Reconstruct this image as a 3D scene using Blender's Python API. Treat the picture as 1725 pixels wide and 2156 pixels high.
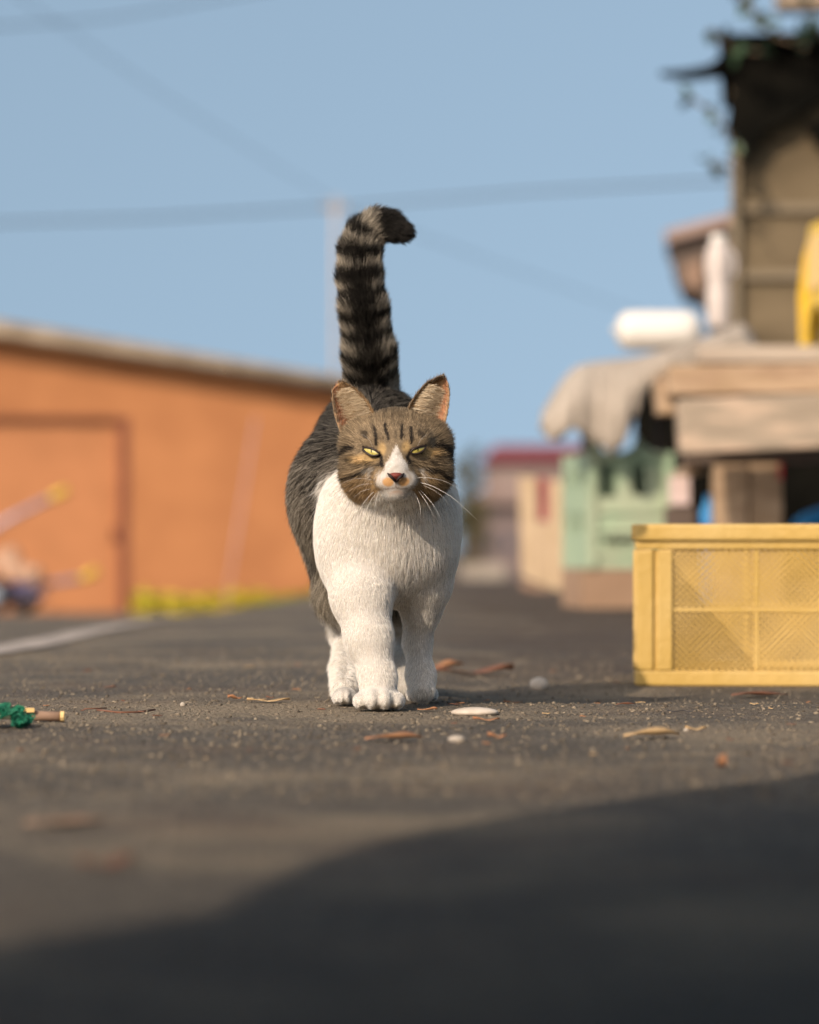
import bpy, bmesh, math, random
import numpy as np
from mathutils import Vector, Matrix
from mathutils.bvhtree import BVHTree

for o in list(bpy.data.objects): bpy.data.objects.remove(o, do_unlink=True)
random.seed(7); rng = np.random.default_rng(7)
S = bpy.context.scene
COL = S.collection
PI = math.pi

# ------------------------------------------------------------------ camera
CAM_H = 0.1726; F = 6107.0; HZ = 1160.0; CX = 862.5      # measuring units read off the photograph
cam_d = bpy.data.cameras.new('camera'); cam = bpy.data.objects.new('camera', cam_d); COL.objects.link(cam)
cam.location = (0, 0, CAM_H); cam.rotation_euler = (PI/2, 0, 0)
cam_d.sensor_fit = 'HORIZONTAL'; cam_d.sensor_width = 24.0; cam_d.lens = 24.0*F/1725.0
cam_d.shift_y = (HZ-1078.0)/1725.0
cam_d.clip_start = 0.05; cam_d.clip_end = 6000
cam_d.dof.use_dof = True; cam_d.dof.focus_distance = 3.15; cam_d.dof.aperture_fstop = 3.1
cam_d.dof.aperture_blades = 9
S.camera = cam

# ------------------------------------------------------------------ world, sun, exposure
SUN_EL = math.radians(31); SUN_AZ = math.radians(213)      # azimuth clockwise from +Y
w = bpy.data.worlds.new('World'); S.world = w; w.use_nodes = True
nt = w.node_tree; nt.nodes.clear()
out = nt.nodes.new('ShaderNodeOutputWorld'); bg = nt.nodes.new('ShaderNodeBackground')
sky = nt.nodes.new('ShaderNodeTexSky'); sky.sky_type = 'NISHITA'; sky.sun_disc = False
sky.sun_elevation = SUN_EL; sky.sun_rotation = SUN_AZ; sky.altitude = 50
sky.air_density = 1.0; sky.dust_density = 2.4; sky.ozone_density = 0.35
tc = nt.nodes.new('ShaderNodeTexCoord'); sep = nt.nodes.new('ShaderNodeSeparateXYZ'); com = nt.nodes.new('ShaderNodeCombineXYZ')
mz = nt.nodes.new('ShaderNodeMath'); mz.operation = 'MULTIPLY_ADD'; mz.inputs[1].default_value = 0.32; mz.inputs[2].default_value = 0.29
nt.links.new(tc.outputs['Generated'], sep.inputs[0])
nt.links.new(sep.outputs[0], com.inputs[0]); nt.links.new(sep.outputs[1], com.inputs[1])
nt.links.new(sep.outputs[2], mz.inputs[0]); nt.links.new(mz.outputs[0], com.inputs[2])
nt.links.new(com.outputs[0], sky.inputs[0])
hs_ = nt.nodes.new('ShaderNodeHueSaturation'); hs_.inputs['Saturation'].default_value = 0.84; hs_.inputs['Value'].default_value = 0.88; hs_.inputs['Hue'].default_value = 0.486
nt.links.new(sky.outputs[0], hs_.inputs['Color']); nt.links.new(hs_.outputs[0], bg.inputs[0]); nt.links.new(bg.outputs[0], out.inputs[0])
bg.inputs[1].default_value = 0.15
sd = bpy.data.lights.new('sun', 'SUN'); sun = bpy.data.objects.new('sun', sd); COL.objects.link(sun)
sd.energy = 4.1; sd.angle = math.radians(0.55); sd.color = (1.0, 0.82, 0.645)
TO_SUN = Vector((math.sin(SUN_AZ)*math.cos(SUN_EL), math.cos(SUN_AZ)*math.cos(SUN_EL), math.sin(SUN_EL)))
sun.rotation_euler = TO_SUN.to_track_quat('Z', 'Y').to_euler(); sun.location = TO_SUN*20
S.view_settings.view_transform = 'Standard'; S.view_settings.look = 'None'
S.view_settings.exposure = 0.22; S.view_settings.gamma = 1.0; S.view_settings.use_curve_mapping = False
S.render.engine = 'CYCLES'

# ------------------------------------------------------------------ helpers
def P(x, y, d):
    """point at depth d seen at photo position x,y (measuring units)"""
    return Vector(((x-CX)/F*d, d, CAM_H+(HZ-y)/F*d))
def lin(c):
    c = np.asarray(c, float)/255.0
    return np.where(c <= 0.04045, c/12.92, ((c+0.055)/1.055)**2.4)
def ss(a, b, x):
    t = np.clip((np.asarray(x, float)-a)/(b-a), 0, 1); return t*t*(3-2*t)
def ground_z(x, y):
    x = np.asarray(x, float); y = np.asarray(y, float)
    L = -0.53*np.clip((y-4.5)/27.5, 0, 1)-0.004*np.clip(y-32, 0, 130)
    R = -0.0085*np.clip(y-14, 0, 136)
    s = ss(-1.6, 0.1, x)
    dip = -0.010*ss(0.02, 0.09, x)*ss(3.26, 3.46, y)*(1-ss(5.0, 7.5, y))*(1-ss(3, 5, x))
    return L*(1-s)+R*s+dip

def mat(name, c1, c2=None, scale=20, rough=0.8, bump=0.0, bscale=None, spec=0.3, detail=6, lo=0.35, hi=0.65, trans=0.0, c3=None, c3s=2.0, stretch=None, metal=0.0):
    m = bpy.data.materials.new(name); m.use_nodes = True; n = m.node_tree; b = n.nodes['Principled BSDF']
    b.inputs['Roughness'].default_value = rough; b.inputs['Specular IOR Level'].default_value = spec; b.inputs['Metallic'].default_value = metal
    tc = n.nodes.new('ShaderNodeTexCoord'); mp = n.nodes.new('ShaderNodeMapping'); n.links.new(tc.outputs['Object'], mp.inputs[0])
    if stretch: mp.inputs['Scale'].default_value = stretch
    col = None
    if c2 is not None:
        no = n.nodes.new('ShaderNodeTexNoise'); no.inputs['Scale'].default_value = scale; no.inputs['Detail'].default_value = detail
        n.links.new(mp.outputs[0], no.inputs['Vector'])
        r = n.nodes.new('ShaderNodeValToRGB'); r.color_ramp.elements[0].position = lo; r.color_ramp.elements[1].position = hi
        r.color_ramp.elements[0].color = (*c1, 1); r.color_ramp.elements[1].color = (*c2, 1)
        n.links.new(no.outputs['Fac'], r.inputs[0]); col = r.outputs[0]
        if c3 is not None:
            n3 = n.nodes.new('ShaderNodeTexNoise'); n3.inputs['Scale'].default_value = c3s; n3.inputs['Detail'].default_value = 4
            n.links.new(mp.outputs[0], n3.inputs['Vector'])
            r3 = n.nodes.new('ShaderNodeValToRGB'); r3.color_ramp.elements[0].position = 0.48; r3.color_ramp.elements[1].position = 0.62
            mx = n.nodes.new('ShaderNodeMix'); mx.data_type = 'RGBA'
            n.links.new(n3.outputs['Fac'], r3.inputs[0]); n.links.new(r3.outputs[0], mx.inputs[0]); n.links.new(col, mx.inputs[6]); mx.inputs[7].default_value = (*c3, 1)
            col = mx.outputs[2]
        n.links.new(col, b.inputs['Base Color'])
    else:
        b.inputs['Base Color'].default_value = (*c1, 1)
    if bump:
        nb = n.nodes.new('ShaderNodeTexNoise'); nb.inputs['Scale'].default_value = bscale or scale*3; nb.inputs['Detail'].default_value = 5
        n.links.new(mp.outputs[0], nb.inputs['Vector'])
        bp = n.nodes.new('ShaderNodeBump'); bp.inputs['Strength'].default_value = bump; bp.inputs['Distance'].default_value = 0.01
        n.links.new(nb.outputs['Fac'], bp.inputs['Height']); n.links.new(bp.outputs[0], b.inputs['Normal'])
    if trans:
        b.inputs['Transmission Weight'].default_value = trans
    return m

def tag(o, label=None, cat=None, group=None, kind=None):
    if label: o['label'] = label
    if cat: o['category'] = cat
    if group: o['group'] = group
    if kind: o['kind'] = kind
    return o
def empty(name, loc, rz=0.0):
    o = bpy.data.objects.new(name, None); COL.objects.link(o); o.location = loc; o.rotation_euler = (0, 0, rz); o.empty_display_size = 0.05
    return o
def link_mesh(name, verts, faces, m=None, parent=None, smooth=False):
    me = bpy.data.meshes.new(name); me.from_pydata([tuple(map(float, v)) for v in verts], [], [tuple(int(i) for i in f) for f in faces]); me.update()
    if smooth: me.polygons.foreach_set('use_smooth', [True]*len(me.polygons))
    if m: me.materials.append(m)
    o = bpy.data.objects.new(name, me); COL.objects.link(o)
    if parent: o.parent = parent
    return o
class MB:
    """collects shapes and links them as one mesh object"""
    def __init__(s): s.bm = bmesh.new()
    def box(s, c, size, rot=None, bevel=0.0):
        M = Matrix.Translation(Vector(c))
        if rot is not None: M = M @ (rot if isinstance(rot, Matrix) else Matrix.Rotation(rot, 4, 'Z'))
        r = bmesh.ops.create_cube(s.bm, size=1.0, matrix=M @ Matrix.Diagonal((*size, 1)))
        if bevel:
            vs = r['verts']; es = list({e for v in vs for e in v.link_edges})
            bmesh.ops.bevel(s.bm, geom=es, offset=bevel, segments=2, profile=0.7, affect='EDGES')
        return s
    def tube(s, pts, rad, n=8, cap=True):
        pts = [Vector(p) for p in pts]
        if not hasattr(rad, '__len__'): rad = [rad]*len(pts)
        rings = []; up = None
        for i, p in enumerate(pts):
            t = (pts[min(i+1, len(pts)-1)]-pts[max(i-1, 0)]).normalized()
            if up is None: up = t.orthogonal().normalized()
            up = (up-t*up.dot(t)).normalized(); b = t.cross(up)
            rings.append([s.bm.verts.new(p+(up*math.cos(a)+b*math.sin(a))*rad[i]) for a in [2*PI*k/n for k in range(n)]])
        for a, b in zip(rings, rings[1:]):
            for k in range(n): s.bm.faces.new((a[k], a[(k+1) % n], b[(k+1) % n], b[k]))
        if cap:
            s.bm.faces.new(rings[0][::-1]); s.bm.faces.new(rings[-1])
        return s
    def lathe(s, prof, n=24, M=None):
        M = M or Matrix.Identity(4); rings = []
        for r, z in prof: rings.append([s.bm.verts.new(M @ Vector((r*math.cos(2*PI*k/n), r*math.sin(2*PI*k/n), z))) for k in range(n)])
        for a, b in zip(rings, rings[1:]):
            for k in range(n): s.bm.faces.new((a[k], a[(k+1) % n], b[(k+1) % n], b[k]))
        s.bm.faces.new(rings[0][::-1]); s.bm.faces.new(rings[-1]); return s
    def sphere(s, c, r, rot=None, sub=2, jit=0.0):
        if not hasattr(r, '__len__'): r = (r, r, r)
        M = Matrix.Translation(Vector(c)) @ (rot or Matrix.Identity(4)) @ Matrix.Diagonal((*r, 1))
        v = bmesh.ops.create_icosphere(s.bm, subdivisions=sub, radius=1.0, matrix=M)['verts']
        if jit:
            c = Vector(c)
            for q in v: q.co = c+(q.co-c)*(1+random.uniform(-jit, jit))
        return s
    def prism(s, poly, y0, y1, M=None):
        """polygon in x,z extruded along y"""
        M = M or Matrix.Identity(4)
        a = [s.bm.verts.new(M @ Vector((x, y0, z))) for x, z in poly]; b = [s.bm.verts.new(M @ Vector((x, y1, z))) for x, z in poly]
        s.bm.faces.new(a); s.bm.faces.new(b[::-1]); n = len(poly)
        for k in range(n): s.bm.faces.new((a[k], b[k], b[(k+1) % n], a[(k+1) % n]))
        return s
    def build(s, name, m, parent=None, smooth=False):
        bmesh.ops.recalc_face_normals(s.bm, faces=s.bm.faces[:])
        me = bpy.data.meshes.new(name); s.bm.to_mesh(me); s.bm.free()
        if smooth: me.polygons.foreach_set('use_smooth', [True]*len(me.polygons))
        if m: me.materials.append(m)
        o = bpy.data.objects.new(name, me); COL.objects.link(o)
        if parent: o.parent = parent
        return o
def bm_obj(name, mb, m, origin, smooth=False):
    """top-level single mesh whose vertices were given in world space, origin moved to its base"""
    o = mb.build(name, m, None, smooth); org = Vector(origin)
    o.data.transform(Matrix.Translation(-org)); o.location = org
    return o
# ------------------------------------------------------------------ ground
def ground_material():
    m = bpy.data.materials.new('worn_asphalt'); m.use_nodes = True; n = m.node_tree; b = n.nodes['Principled BSDF']
    b.inputs['Roughness'].default_value = 0.9; b.inputs['Specular IOR Level'].default_value = 0.25
    tc = n.nodes.new('ShaderNodeTexCoord')
    def noise(sc, det=6, vec=None, rough=0.6):
        t = n.nodes.new('ShaderNodeTexNoise'); t.inputs['Scale'].default_value = sc; t.inputs['Detail'].default_value = det; t.inputs['Roughness'].default_value = rough
        n.links.new(vec or tc.outputs['Object'], t.inputs['Vector']); return t.outputs['Fac']
    def ramp(f, st):
        r = n.nodes.new('ShaderNodeValToRGB'); e = r.color_ramp.elements
        while len(e) < len(st): e.new(0.5)
        for k, (p, c) in enumerate(st): e[k].position = p; e[k].color = (*c, 1)
        n.links.new(f, r.inputs[0]); return r.outputs[0]
    def mix(f, a, c, mode='MIX'):
        x = n.nodes.new('ShaderNodeMix'); x.data_type = 'RGBA'; x.blend_type = mode
        if isinstance(f, float): x.inputs[0].default_value = f
        else: n.links.new(f, x.inputs[0])
        n.links.new(a, x.inputs[6])
        if isinstance(c, tuple): x.inputs[7].default_value = (*c, 1)
        else: n.links.new(c, x.inputs[7])
        return x.outputs[2]
    fine = ramp(noise(420, 3), [(0.36, (0.042, 0.037, 0.030)), (0.52, (0.116, 0.101, 0.082)), (0.64, (0.26, 0.225, 0.175))])
    vor = n.nodes.new('ShaderNodeTexVoronoi'); vor.inputs['Scale'].default_value = 170; n.links.new(tc.outputs['Object'], vor.inputs['Vector'])
    stones = ramp(vor.outputs['Color'], [(0.3, (0.068, 0.060, 0.050)), (0.75, (0.145, 0.127, 0.104)), (0.95, (0.32, 0.28, 0.22))])
    base = mix(0.55, fine, stones)
    sand = ramp(noise(170, 5), [(0.35, (0.18, 0.145, 0.10)), (0.62, (0.33, 0.27, 0.19))])
    patch = ramp(noise(2.1, 7, rough=0.62), [(0.47, (0, 0, 0)), (0.60, (0.85, 0.85, 0.85))])
    c = mix(patch, base, sand)
    soil = ramp(noise(3.7, 6), [(0.52, (0, 0, 0)), (0.70, (0.55, 0.55, 0.55))])
    c = mix(soil, c, (0.15, 0.105, 0.072))
    sx = n.nodes.new('ShaderNodeSeparateXYZ'); n.links.new(tc.outputs['Object'], sx.inputs[0])
    def mr(v, a, b_):
        r = n.nodes.new('ShaderNodeMapRange'); r.interpolation_type = 'SMOOTHSTEP'; r.inputs['From Min'].default_value = a; r.inputs['From Max'].default_value = b_; n.links.new(v, r.inputs[0]); return r.outputs[0]
    def mth(op, a, b_):
        t = n.nodes.new('ShaderNodeMath'); t.operation = op; n.links.new(a, t.inputs[0])
        if isinstance(b_, float): t.inputs[1].default_value = b_
        else: n.links.new(b_, t.inputs[1])
        return t.outputs[0]
    wob = mth('MULTIPLY', noise(1.6, 5), 0.9); xw = mth('ADD', sx.outputs[0], wob); yw = mth('ADD', sx.outputs[1], mth('MULTIPLY', noise(2.6, 6), 0.7))
    earth = mth('MULTIPLY', mr(xw, 0.35, 0.75), mr(yw, 4.1, 5.0)); earth = mth('MULTIPLY', earth, mr(noise(9, 6), 0.28, 0.5))
    c = mix(mth('MULTIPLY', earth, 0.85), c, (0.070, 0.049, 0.036))
    band = mth('MULTIPLY', mr(yw, 3.12, 3.26), mr(yw, 3.62, 3.46)); band = mth('MULTIPLY', band, mr(xw, 0.62, 0.25)); band = mth('MULTIPLY', band, mr(noise(14, 6), 0.36, 0.52))
    c = mix(mth('MULTIPLY', band, 0.75), c, sand)
    dark = mth('MULTIPLY', mr(noise(5.5, 6), 0.50, 0.62), 0.45); c = mix(dark, c, (0.075, 0.066, 0.056))
    n.links.new(c, b.inputs['Base Color'])
    add = n.nodes.new('ShaderNodeMath'); add.operation = 'ADD'; n.links.new(noise(300, 4), add.inputs[0]); n.links.new(vor.outputs['Distance'], add.inputs[1])
    bp = n.nodes.new('ShaderNodeBump'); bp.inputs['Strength'].default_value = 1.0; bp.inputs['Distance'].default_value = 0.009
    n.links.new(add.outputs[0], bp.inputs['Height']); n.links.new(bp.outputs[0], b.inputs['Normal'])
    return m
M_ground = ground_material()
xs = np.unique(np.concatenate([np.linspace(-6, 6, 61), np.linspace(-0.6, 1.0, 41), np.geomspace(6, 2500, 26), -np.geomspace(6, 2500, 26)]))
ys = np.unique(np.concatenate([-np.geomspace(2, 600, 16), np.linspace(-2, 16, 73), np.linspace(2.6, 5.2, 66), np.geomspace(16, 200, 50), np.geomspace(200, 4500, 16)]))
def micro(x, y):
    a = 0.004*np.sin(3.1*x+1.3*y)*np.sin(2.3*y-0.7)*ss(0, 1, 12-np.abs(y))
    return a*ss(0.25, 0.7, np.hypot(x, (y-3.2)))
gx, gy = np.meshgrid(xs, ys, indexing='ij'); gz = ground_z(gx, gy)
gv = np.stack([gx.ravel(), gy.ravel(), gz.ravel()], 1); NY = len(ys)
gf = [(i*NY+j, (i+1)*NY+j, (i+1)*NY+j+1, i*NY+j+1) for i in range(len(xs)-1) for j in range(NY-1)]
g = link_mesh('ground', gv, gf, M_ground, smooth=True); tag(g, kind='structure')

def strip(name, pts, wid, m, lift=0.004, kind=None):
    """flat ribbon following the ground through world points"""
    vs, fs = [], []; pts = [Vector(p) for p in pts]
    q = []
    for i in range(len(pts)-1):
        p0, p1, p2, p3 = pts[max(i-1, 0)], pts[i], pts[i+1], pts[min(i+2, len(pts)-1)]
        for k in range(12):
            f = k/12; q.append(0.5*((2*p1)+(p2-p0)*f+(2*p0-5*p1+4*p2-p3)*f*f+(3*p1-p0-3*p2+p3)*f*f*f))
    q.append(pts[-1])
    for i, p in enumerate(q):
        t = (q[min(i+1, len(q)-1)]-q[max(i-1, 0)]).normalized(); nrm = Vector((t.y, -t.x, 0))
        e = wid*0.5*(1+0.04*math.sin(i*0.35))
        for s_ in (-1, 1):
            v = p+nrm*e*s_; vs.append((v.x, v.y, float(ground_z(v.x, v.y))+lift))
        if i: fs.append((2*i-2, 2*i-1, 2*i+1, 2*i))
    o = link_mesh(name, vs, fs, m)
    if kind: tag(o, kind=kind)
    return o
M_paint = mat('worn_road_paint', (0.10, 0.09, 0.075), (0.36, 0.31, 0.27), 14, 0.8, 0.3, 200, lo=0.25, hi=0.6)
strip('painted_line', [(-1.3, 3.7, 0), (-0.92, 4.2, 0), (-0.78, 4.6, 0), (-0.73, 5.1, 0), (-0.745, 6.2, 0), (-0.80, 8.0, 0), (-0.84, 12.5, 0)], 0.105, M_paint, kind='structure')

# loose grit scattered over the asphalt in the sharp zone: nobody could count it
def grit():
    M_g = mat('grit_stone', (0.06, 0.048, 0.036), (0.24, 0.20, 0.145), 40, 0.85, detail=3, lo=0.38, hi=0.68)
    ico = bmesh.new(); bmesh.ops.create_icosphere(ico, subdivisions=1, radius=1.0); iv = np.array([v.co[:] for v in ico.verts]); fc = np.array([[v.index for v in f.verts] for f in ico.faces]); ico.free()
    N = 17000
    y = rng.uniform(2.0, 5.2, N)**1.0; x = rng.uniform(-0.17, 0.17, N)*y
    r = 0.00055+0.0021*rng.random(N)**3.0
    sc = np.stack([r*rng.uniform(0.7, 1.5, N), r*rng.uniform(0.7, 1.5, N), r*rng.uniform(0.4, 0.9, N)], 1)
    an = rng.uniform(0, 2*PI, N); ca, sa = np.cos(an), np.sin(an)
    v = iv[None]*(1+rng.uniform(-0.25, 0.25, (N, 12, 1)))*sc[:, None]
    vx = v[..., 0]*ca[:, None]-v[..., 1]*sa[:, None]; vy = v[..., 0]*sa[:, None]+v[..., 1]*ca[:, None]
    V = np.stack([vx+x[:, None], vy+y[:, None], v[..., 2]+ground_z(x, y)[:, None]+sc[:, None, 2]*0.3], 2).reshape(-1, 3)
    Fc = (fc[None]+12*np.arange(N)[:, None, None]).reshape(-1, 3)
    me = bpy.data.meshes.new('grit'); me.vertices.add(len(V)); me.vertices.foreach_set('co', V.ravel())
    me.loops.add(Fc.size); me.loops.foreach_set('vertex_index', Fc.ravel()); me.polygons.add(len(Fc)); me.polygons.foreach_set('loop_start', np.arange(0, Fc.size, 3))
    me.update(); me.validate(); me.materials.append(M_g)
    o = bpy.data.objects.new('grit', me); COL.objects.link(o); tag(o, 'loose sandy grit and tiny stones scattered over the asphalt', 'grit', kind='stuff')
grit()

# ------------------------------------------------------------------ orange warehouse, left
M_orange = mat('orange_render', (0.345, 0.142, 0.056), (0.43, 0.185, 0.074), 1.3, 0.85, 0.2, 40)
M_orange_d = mat('orange_door', (0.38, 0.160, 0.066), (0.44, 0.187, 0.078), 2.0, 0.7)
M_brownframe = mat('brown_frame', (0.16, 0.055, 0.03), (0.20, 0.07, 0.04), 6, 0.6)
M_roof_grey = mat('weathered_roof_sheet', (0.20, 0.155, 0.105), (0.31, 0.25, 0.18), 3, 0.8, 0.3)
wa = P(-260, 1290, 32.6); wb = P(735, 1262, 34.0)
wroot = empty('warehouse', (wa.x, wa.y, -0.75))
tag(wroot, 'low orange warehouse with grey sloping roof and brown framed door', 'warehouse')
L_ = (Vector((wb.x, wb.y, 0))-Vector((wa.x, wa.y, 0))); wl = L_.length; wang = math.atan2(L_.y, L_.x); wroot.rotation_euler[2] = wang
def wx(x):     # photo column to distance along the wall
    t = (x-CX)/F; dx, dy = L_.normalized().x, L_.normalized().y
    return (wa.x-t*wa.y)/(t*dy-dx)
def wz(x, y):
    d = wa.y+L_.normalized().y*wx(x); return CAM_H+(HZ-y)/F*d+0.75
def top(x): return 648+(808-690)/700.0*x*1.0+62
tl, tr = wz(-260, 655+8), wz(735, 830)
x0d, x1d = wx(-240), wx(272); zd0, zd1 = 0.05, wz(120, 876)
fr = 0.11
mb = MB()
mb.prism([(0, 0), (x0d, 0), (x0d, zd1), (x1d, zd1), (x1d, 0), (wl, 0), (wl, tr), (0, tl)], 0, 0.2)
mb.box((wl-0.1, 2.2, tr/2), (0.2, 3.98, tr))
mb.build('wall', M_orange, wroot)
mb = MB(); mb.box(((x0d+x1d)/2, 0.11, zd1/2), (x1d-x0d-2*fr+0.01, 0.05, zd1-0.02)); dr = mb.build('door', M_orange_d, wroot)
mb = MB(); mb.box((x1d-fr*1.6, 0.07, zd1*0.45), (0.03, 0.05, 0.16)); mb.build('handle', M_brownframe, dr)
mb = MB(); mb.box((x1d-fr/2-0.003, 0.07, zd1/2), (fr, 0.16, zd1-0.01)); mb.box((x0d+fr/2, 0.07, zd1/2), (fr, 0.16, zd1-0.01)); mb.box(((x0d+x1d)/2, 0.08, zd1-0.03), (x1d-x0d-2*fr-.01, 0.14, 0.045)); mb.build('door_frame', M_brownframe, wroot)
mb = MB(); th0, th1 = 0.19, 0.13
mb.prism([(-0.3, tl-0.02), (wl+0.25, tr-0.04), (wl+0.25, tr+th1), (-0.3, tl+th0)], -0.28, 5.0); mb.build('roof', M_roof_grey, wroot)
mb = MB(); mb.tube([(-0.3, -0.31, tl+0.03), (wl+0.25, -0.31, tr+0.01)], 0.045, 8); mb.build('gutter', M_roof_grey, wroot, True)

# weeds with yellow flowers at the wall foot
M_leafy = mat('yellow_green_leaf', (0.17, 0.20, 0.02), (0.33, 0.30, 0.02), 4, 0.6)
M_flower = mat('yellow_flower', (0.44, 0.33, 0.02), (0.52, 0.40, 0.03), 8, 0.6)
def weeds(name, m, xr, n, hmax, label, yel):
    V, Fc = [], []
    for k in range(n):
        px = random.uniform(*xr); d = 32.9+random.uniform(-0.9, -0.2)-(0.15 if yel else 0); q = P(px, 1280, d); z0 = float(ground_z(q.x, q.y))
        hgt = hmax*random.uniform(0.25, 1.0)*(0.75+0.25*math.sin(px*0.013+1)**2)
        z = z0+random.uniform(0.1, 1)*hgt if yel else z0+random.random()*hgt
        c = Vector((q.x, q.y, z)); u = Vector((random.gauss(0, 1), random.gauss(0, 1), random.gauss(0, 1))).normalized(); v = u.orthogonal().normalized(); s_ = 0.045 if yel else 0.06
        b = len(V); V += [c-u*s_, c-v*s_*0.5, c+u*s_, c+v*s_*0.5]; Fc.append((b, b+1, b+2, b+3))
    o = link_mesh(name, V, Fc, m); tag(o, label, 'weeds', kind='stuff'); return o
weeds('weeds', M_leafy, (290, 690), 2200, 0.26, 'green and yellow weeds growing along the foot of the orange wall', False)
weeds('flowers', M_flower, (280, 560), 900, 0.30, 'yellow flower heads among the weeds by the orange wall', True)

# thin leaning pole in front of the orange wall
M_pinkpole = mat('faded_pink_pole', (0.34, 0.19, 0.17), (0.38, 0.22, 0.20), 5, 0.5)
a = P(472, 1262, 26); a.z = float(ground_z(a.x, a.y)); b = P(538, 880, 27)
bm_obj('leaning_pole', MB().tube([a, a.lerp(b, .5), b], 0.014, 8), M_pinkpole, a, True)
tag(bpy.data.objects['leaning_pole'], 'thin faded pole leaning before the orange warehouse wall', 'pole')

# hand cart at the left edge
M_violet = mat('pale_violet_tube', (0.26, 0.22, 0.28), (0.34, 0.29, 0.35), 5, 0.4, metal=0.2)
M_yel = mat('yellow_rubber', (0.46, 0.31, 0.03), (0.52, 0.36, 0.05), 5, 0.5)
M_black = mat('black_rubber', (0.015, 0.015, 0.02), (0.03, 0.03, 0.035), 8, 0.6)
M_sack = mat('tan_sack', (0.34, 0.21, 0.14), (0.44, 0.28, 0.19), 9, 0.9, 0.5, 60)
M_navy = mat('navy_cloth', (0.05, 0.05, 0.12), (0.10, 0.09, 0.2), 5, 0.8)
M_lblue = mat('pale_blue_plastic', (0.3, 0.36, 0.45), (0.42, 0.46, 0.52), 5, 0.5)
cd = 25.0; cb = P(10, 1292, cd); cb.z = float(ground_z(cb.x, cb.y))
cart = empty('hand_cart', cb); tag(cart, 'small hand cart with pale handles and yellow grips at the left edge', 'hand cart')
def cl(x, y, dd=0): return P(x, y, cd+dd)-cb
def child_tube(name, pts, r, m, par, n=8): return MB().tube(pts, r, n).build(name, m, par, True)
MB().tube([cl(30, 1290, .1), cl(60, 1215, .1), cl(100, 1262, .1)], 0.02, 8).build('brace', M_pinkpole, cart, True)
for dd, (xa, ya, xb, yb) in ((0, (-70, 1150, 108, 1048)), (0.35, (-20, 1262, 172, 1218))):
    hnd = child_tube('handle', [cl(xa, ya, dd), cl((xa+xb)/2, (ya+yb)/2-6, dd), cl(xb, yb, dd)], 0.026, M_violet, cart)
    va, vb = cl(xb, yb, dd), cl(xb+34, yb-17, dd); child_tube('grip', [va, vb], 0.038, M_yel, hnd)
for xx, dd in ((-12, 0), (52, 0.4)):
    R = 0.15; c = cl(xx, 1292, dd)+Vector((0, 0, R+0.01))
    M_ = Matrix.Translation(c) @ Matrix.Rotation(PI/2+0.15, 4, 'X')
    wh = MB().lathe([(R*0.6, -0.03), (R, -0.035), (R*1.03, 0), (R, 0.035), (R*0.6, 0.03)], 24, M_).build('wheel', M_black, cart, True)
    MB().lathe([(R*0.15, -0.045), (R*0.58, -0.02), (R*0.58, 0.02), (R*0.15, 0.045)], 20, M_).build('rim', M_lblue, wh, True)
MB().box(cl(20, 1235, 0.2), (0.42, 0.36, 0.06), 0.2, 0.01).build('tray', M_navy, cart)
MB().box(cl(45, 1205, 0.2), (0.36, 0.26, 0.16), Matrix.Rotation(0.3, 4, 'Y'), 0.05).box(cl(10, 1175, 0.25), (0.26, 0.2, 0.14), Matrix.Rotation(-0.4, 4, 'Y'), 0.05).build('tarp_bundle', M_sack, cart, True)
MB().tube([cl(90, 1256, .1), cl(-60, 1256, .1)], 0.03, 8).build('axle', M_violet, cart, True)

# ------------------------------------------------------------------ utility pole and overhead cables
M_pole = mat('concrete_pole', (0.34, 0.28, 0.24), (0.40, 0.34, 0.30), 3, 0.8)
pb = P(706, 1200, 62); pb.z = float(ground_z(pb.x, pb.y)); pt = P(706, 415, 62)
ur = empty('utility_pole', pb); tag(ur, 'pale concrete utility pole rising behind the cat tail', 'utility pole')
MB().tube([(0, 0, 0), Vector((0, 0, pt.z-pb.z))], [0.05, 0.042], 14).build('pole', M_pole, ur, True)
MB().box((0, 0, pt.z-pb.z-0.25), (0.5, 0.08, 0.08)).build('crossarm', M_pole, ur)
for s_ in (-1, 1): MB().lathe([(0.02, 0), (0.04, 0.03), (0.03, 0.08), (0.015, 0.12)], 10, Matrix.Translation((s_*0.2, 0, pt.z-pb.z-0.20))).build('insulator', M_pole, ur, True)
M_wire = mat('dark_cable', (0.05, 0.06, 0.07), (0.07, 0.08, 0.09), 3, 0.6)
def wire(pts, r, label):
    q = []
    for a, b in zip(pts, pts[1:]):
        for k in range(6): q.append(Vector(a).lerp(Vector(b), k/6))
    q.append(Vector(pts[-1])); mb = MB().tube(q, r, 6); o = bm_obj('overhead_cable', mb, M_wire, q[0], True); tag(o, label, 'cable', 'overhead cables crossing the sky')
wire([P(-200, 474, 55), P(300, 459, 57), P(700, 436, 60)], 0.024, 'overhead cable running left from the utility pole across the sky')
wire([P(710, 436, 60), P(1100, 404, 50), P(1725, 368, 40)], 0.021, 'overhead cable running right from the utility pole behind the tail')
wire([P(20, -20, 40), P(330, 190, 46), P(706, 425, 60)], 0.007, 'slanting overhead cable dropping from the top left corner to the pole')
wire([P(720, 436, 60), P(1020, 545, 75), P(1380, 670, 90)], 0.012, 'faint overhead cable dropping right from the pole toward the shed')
wire([P(-150, 66, 30), P(230, 38, 34), P(620, -30, 38)], 0.010, 'overhead cable crossing the extreme top left corner of the sky')

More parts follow.
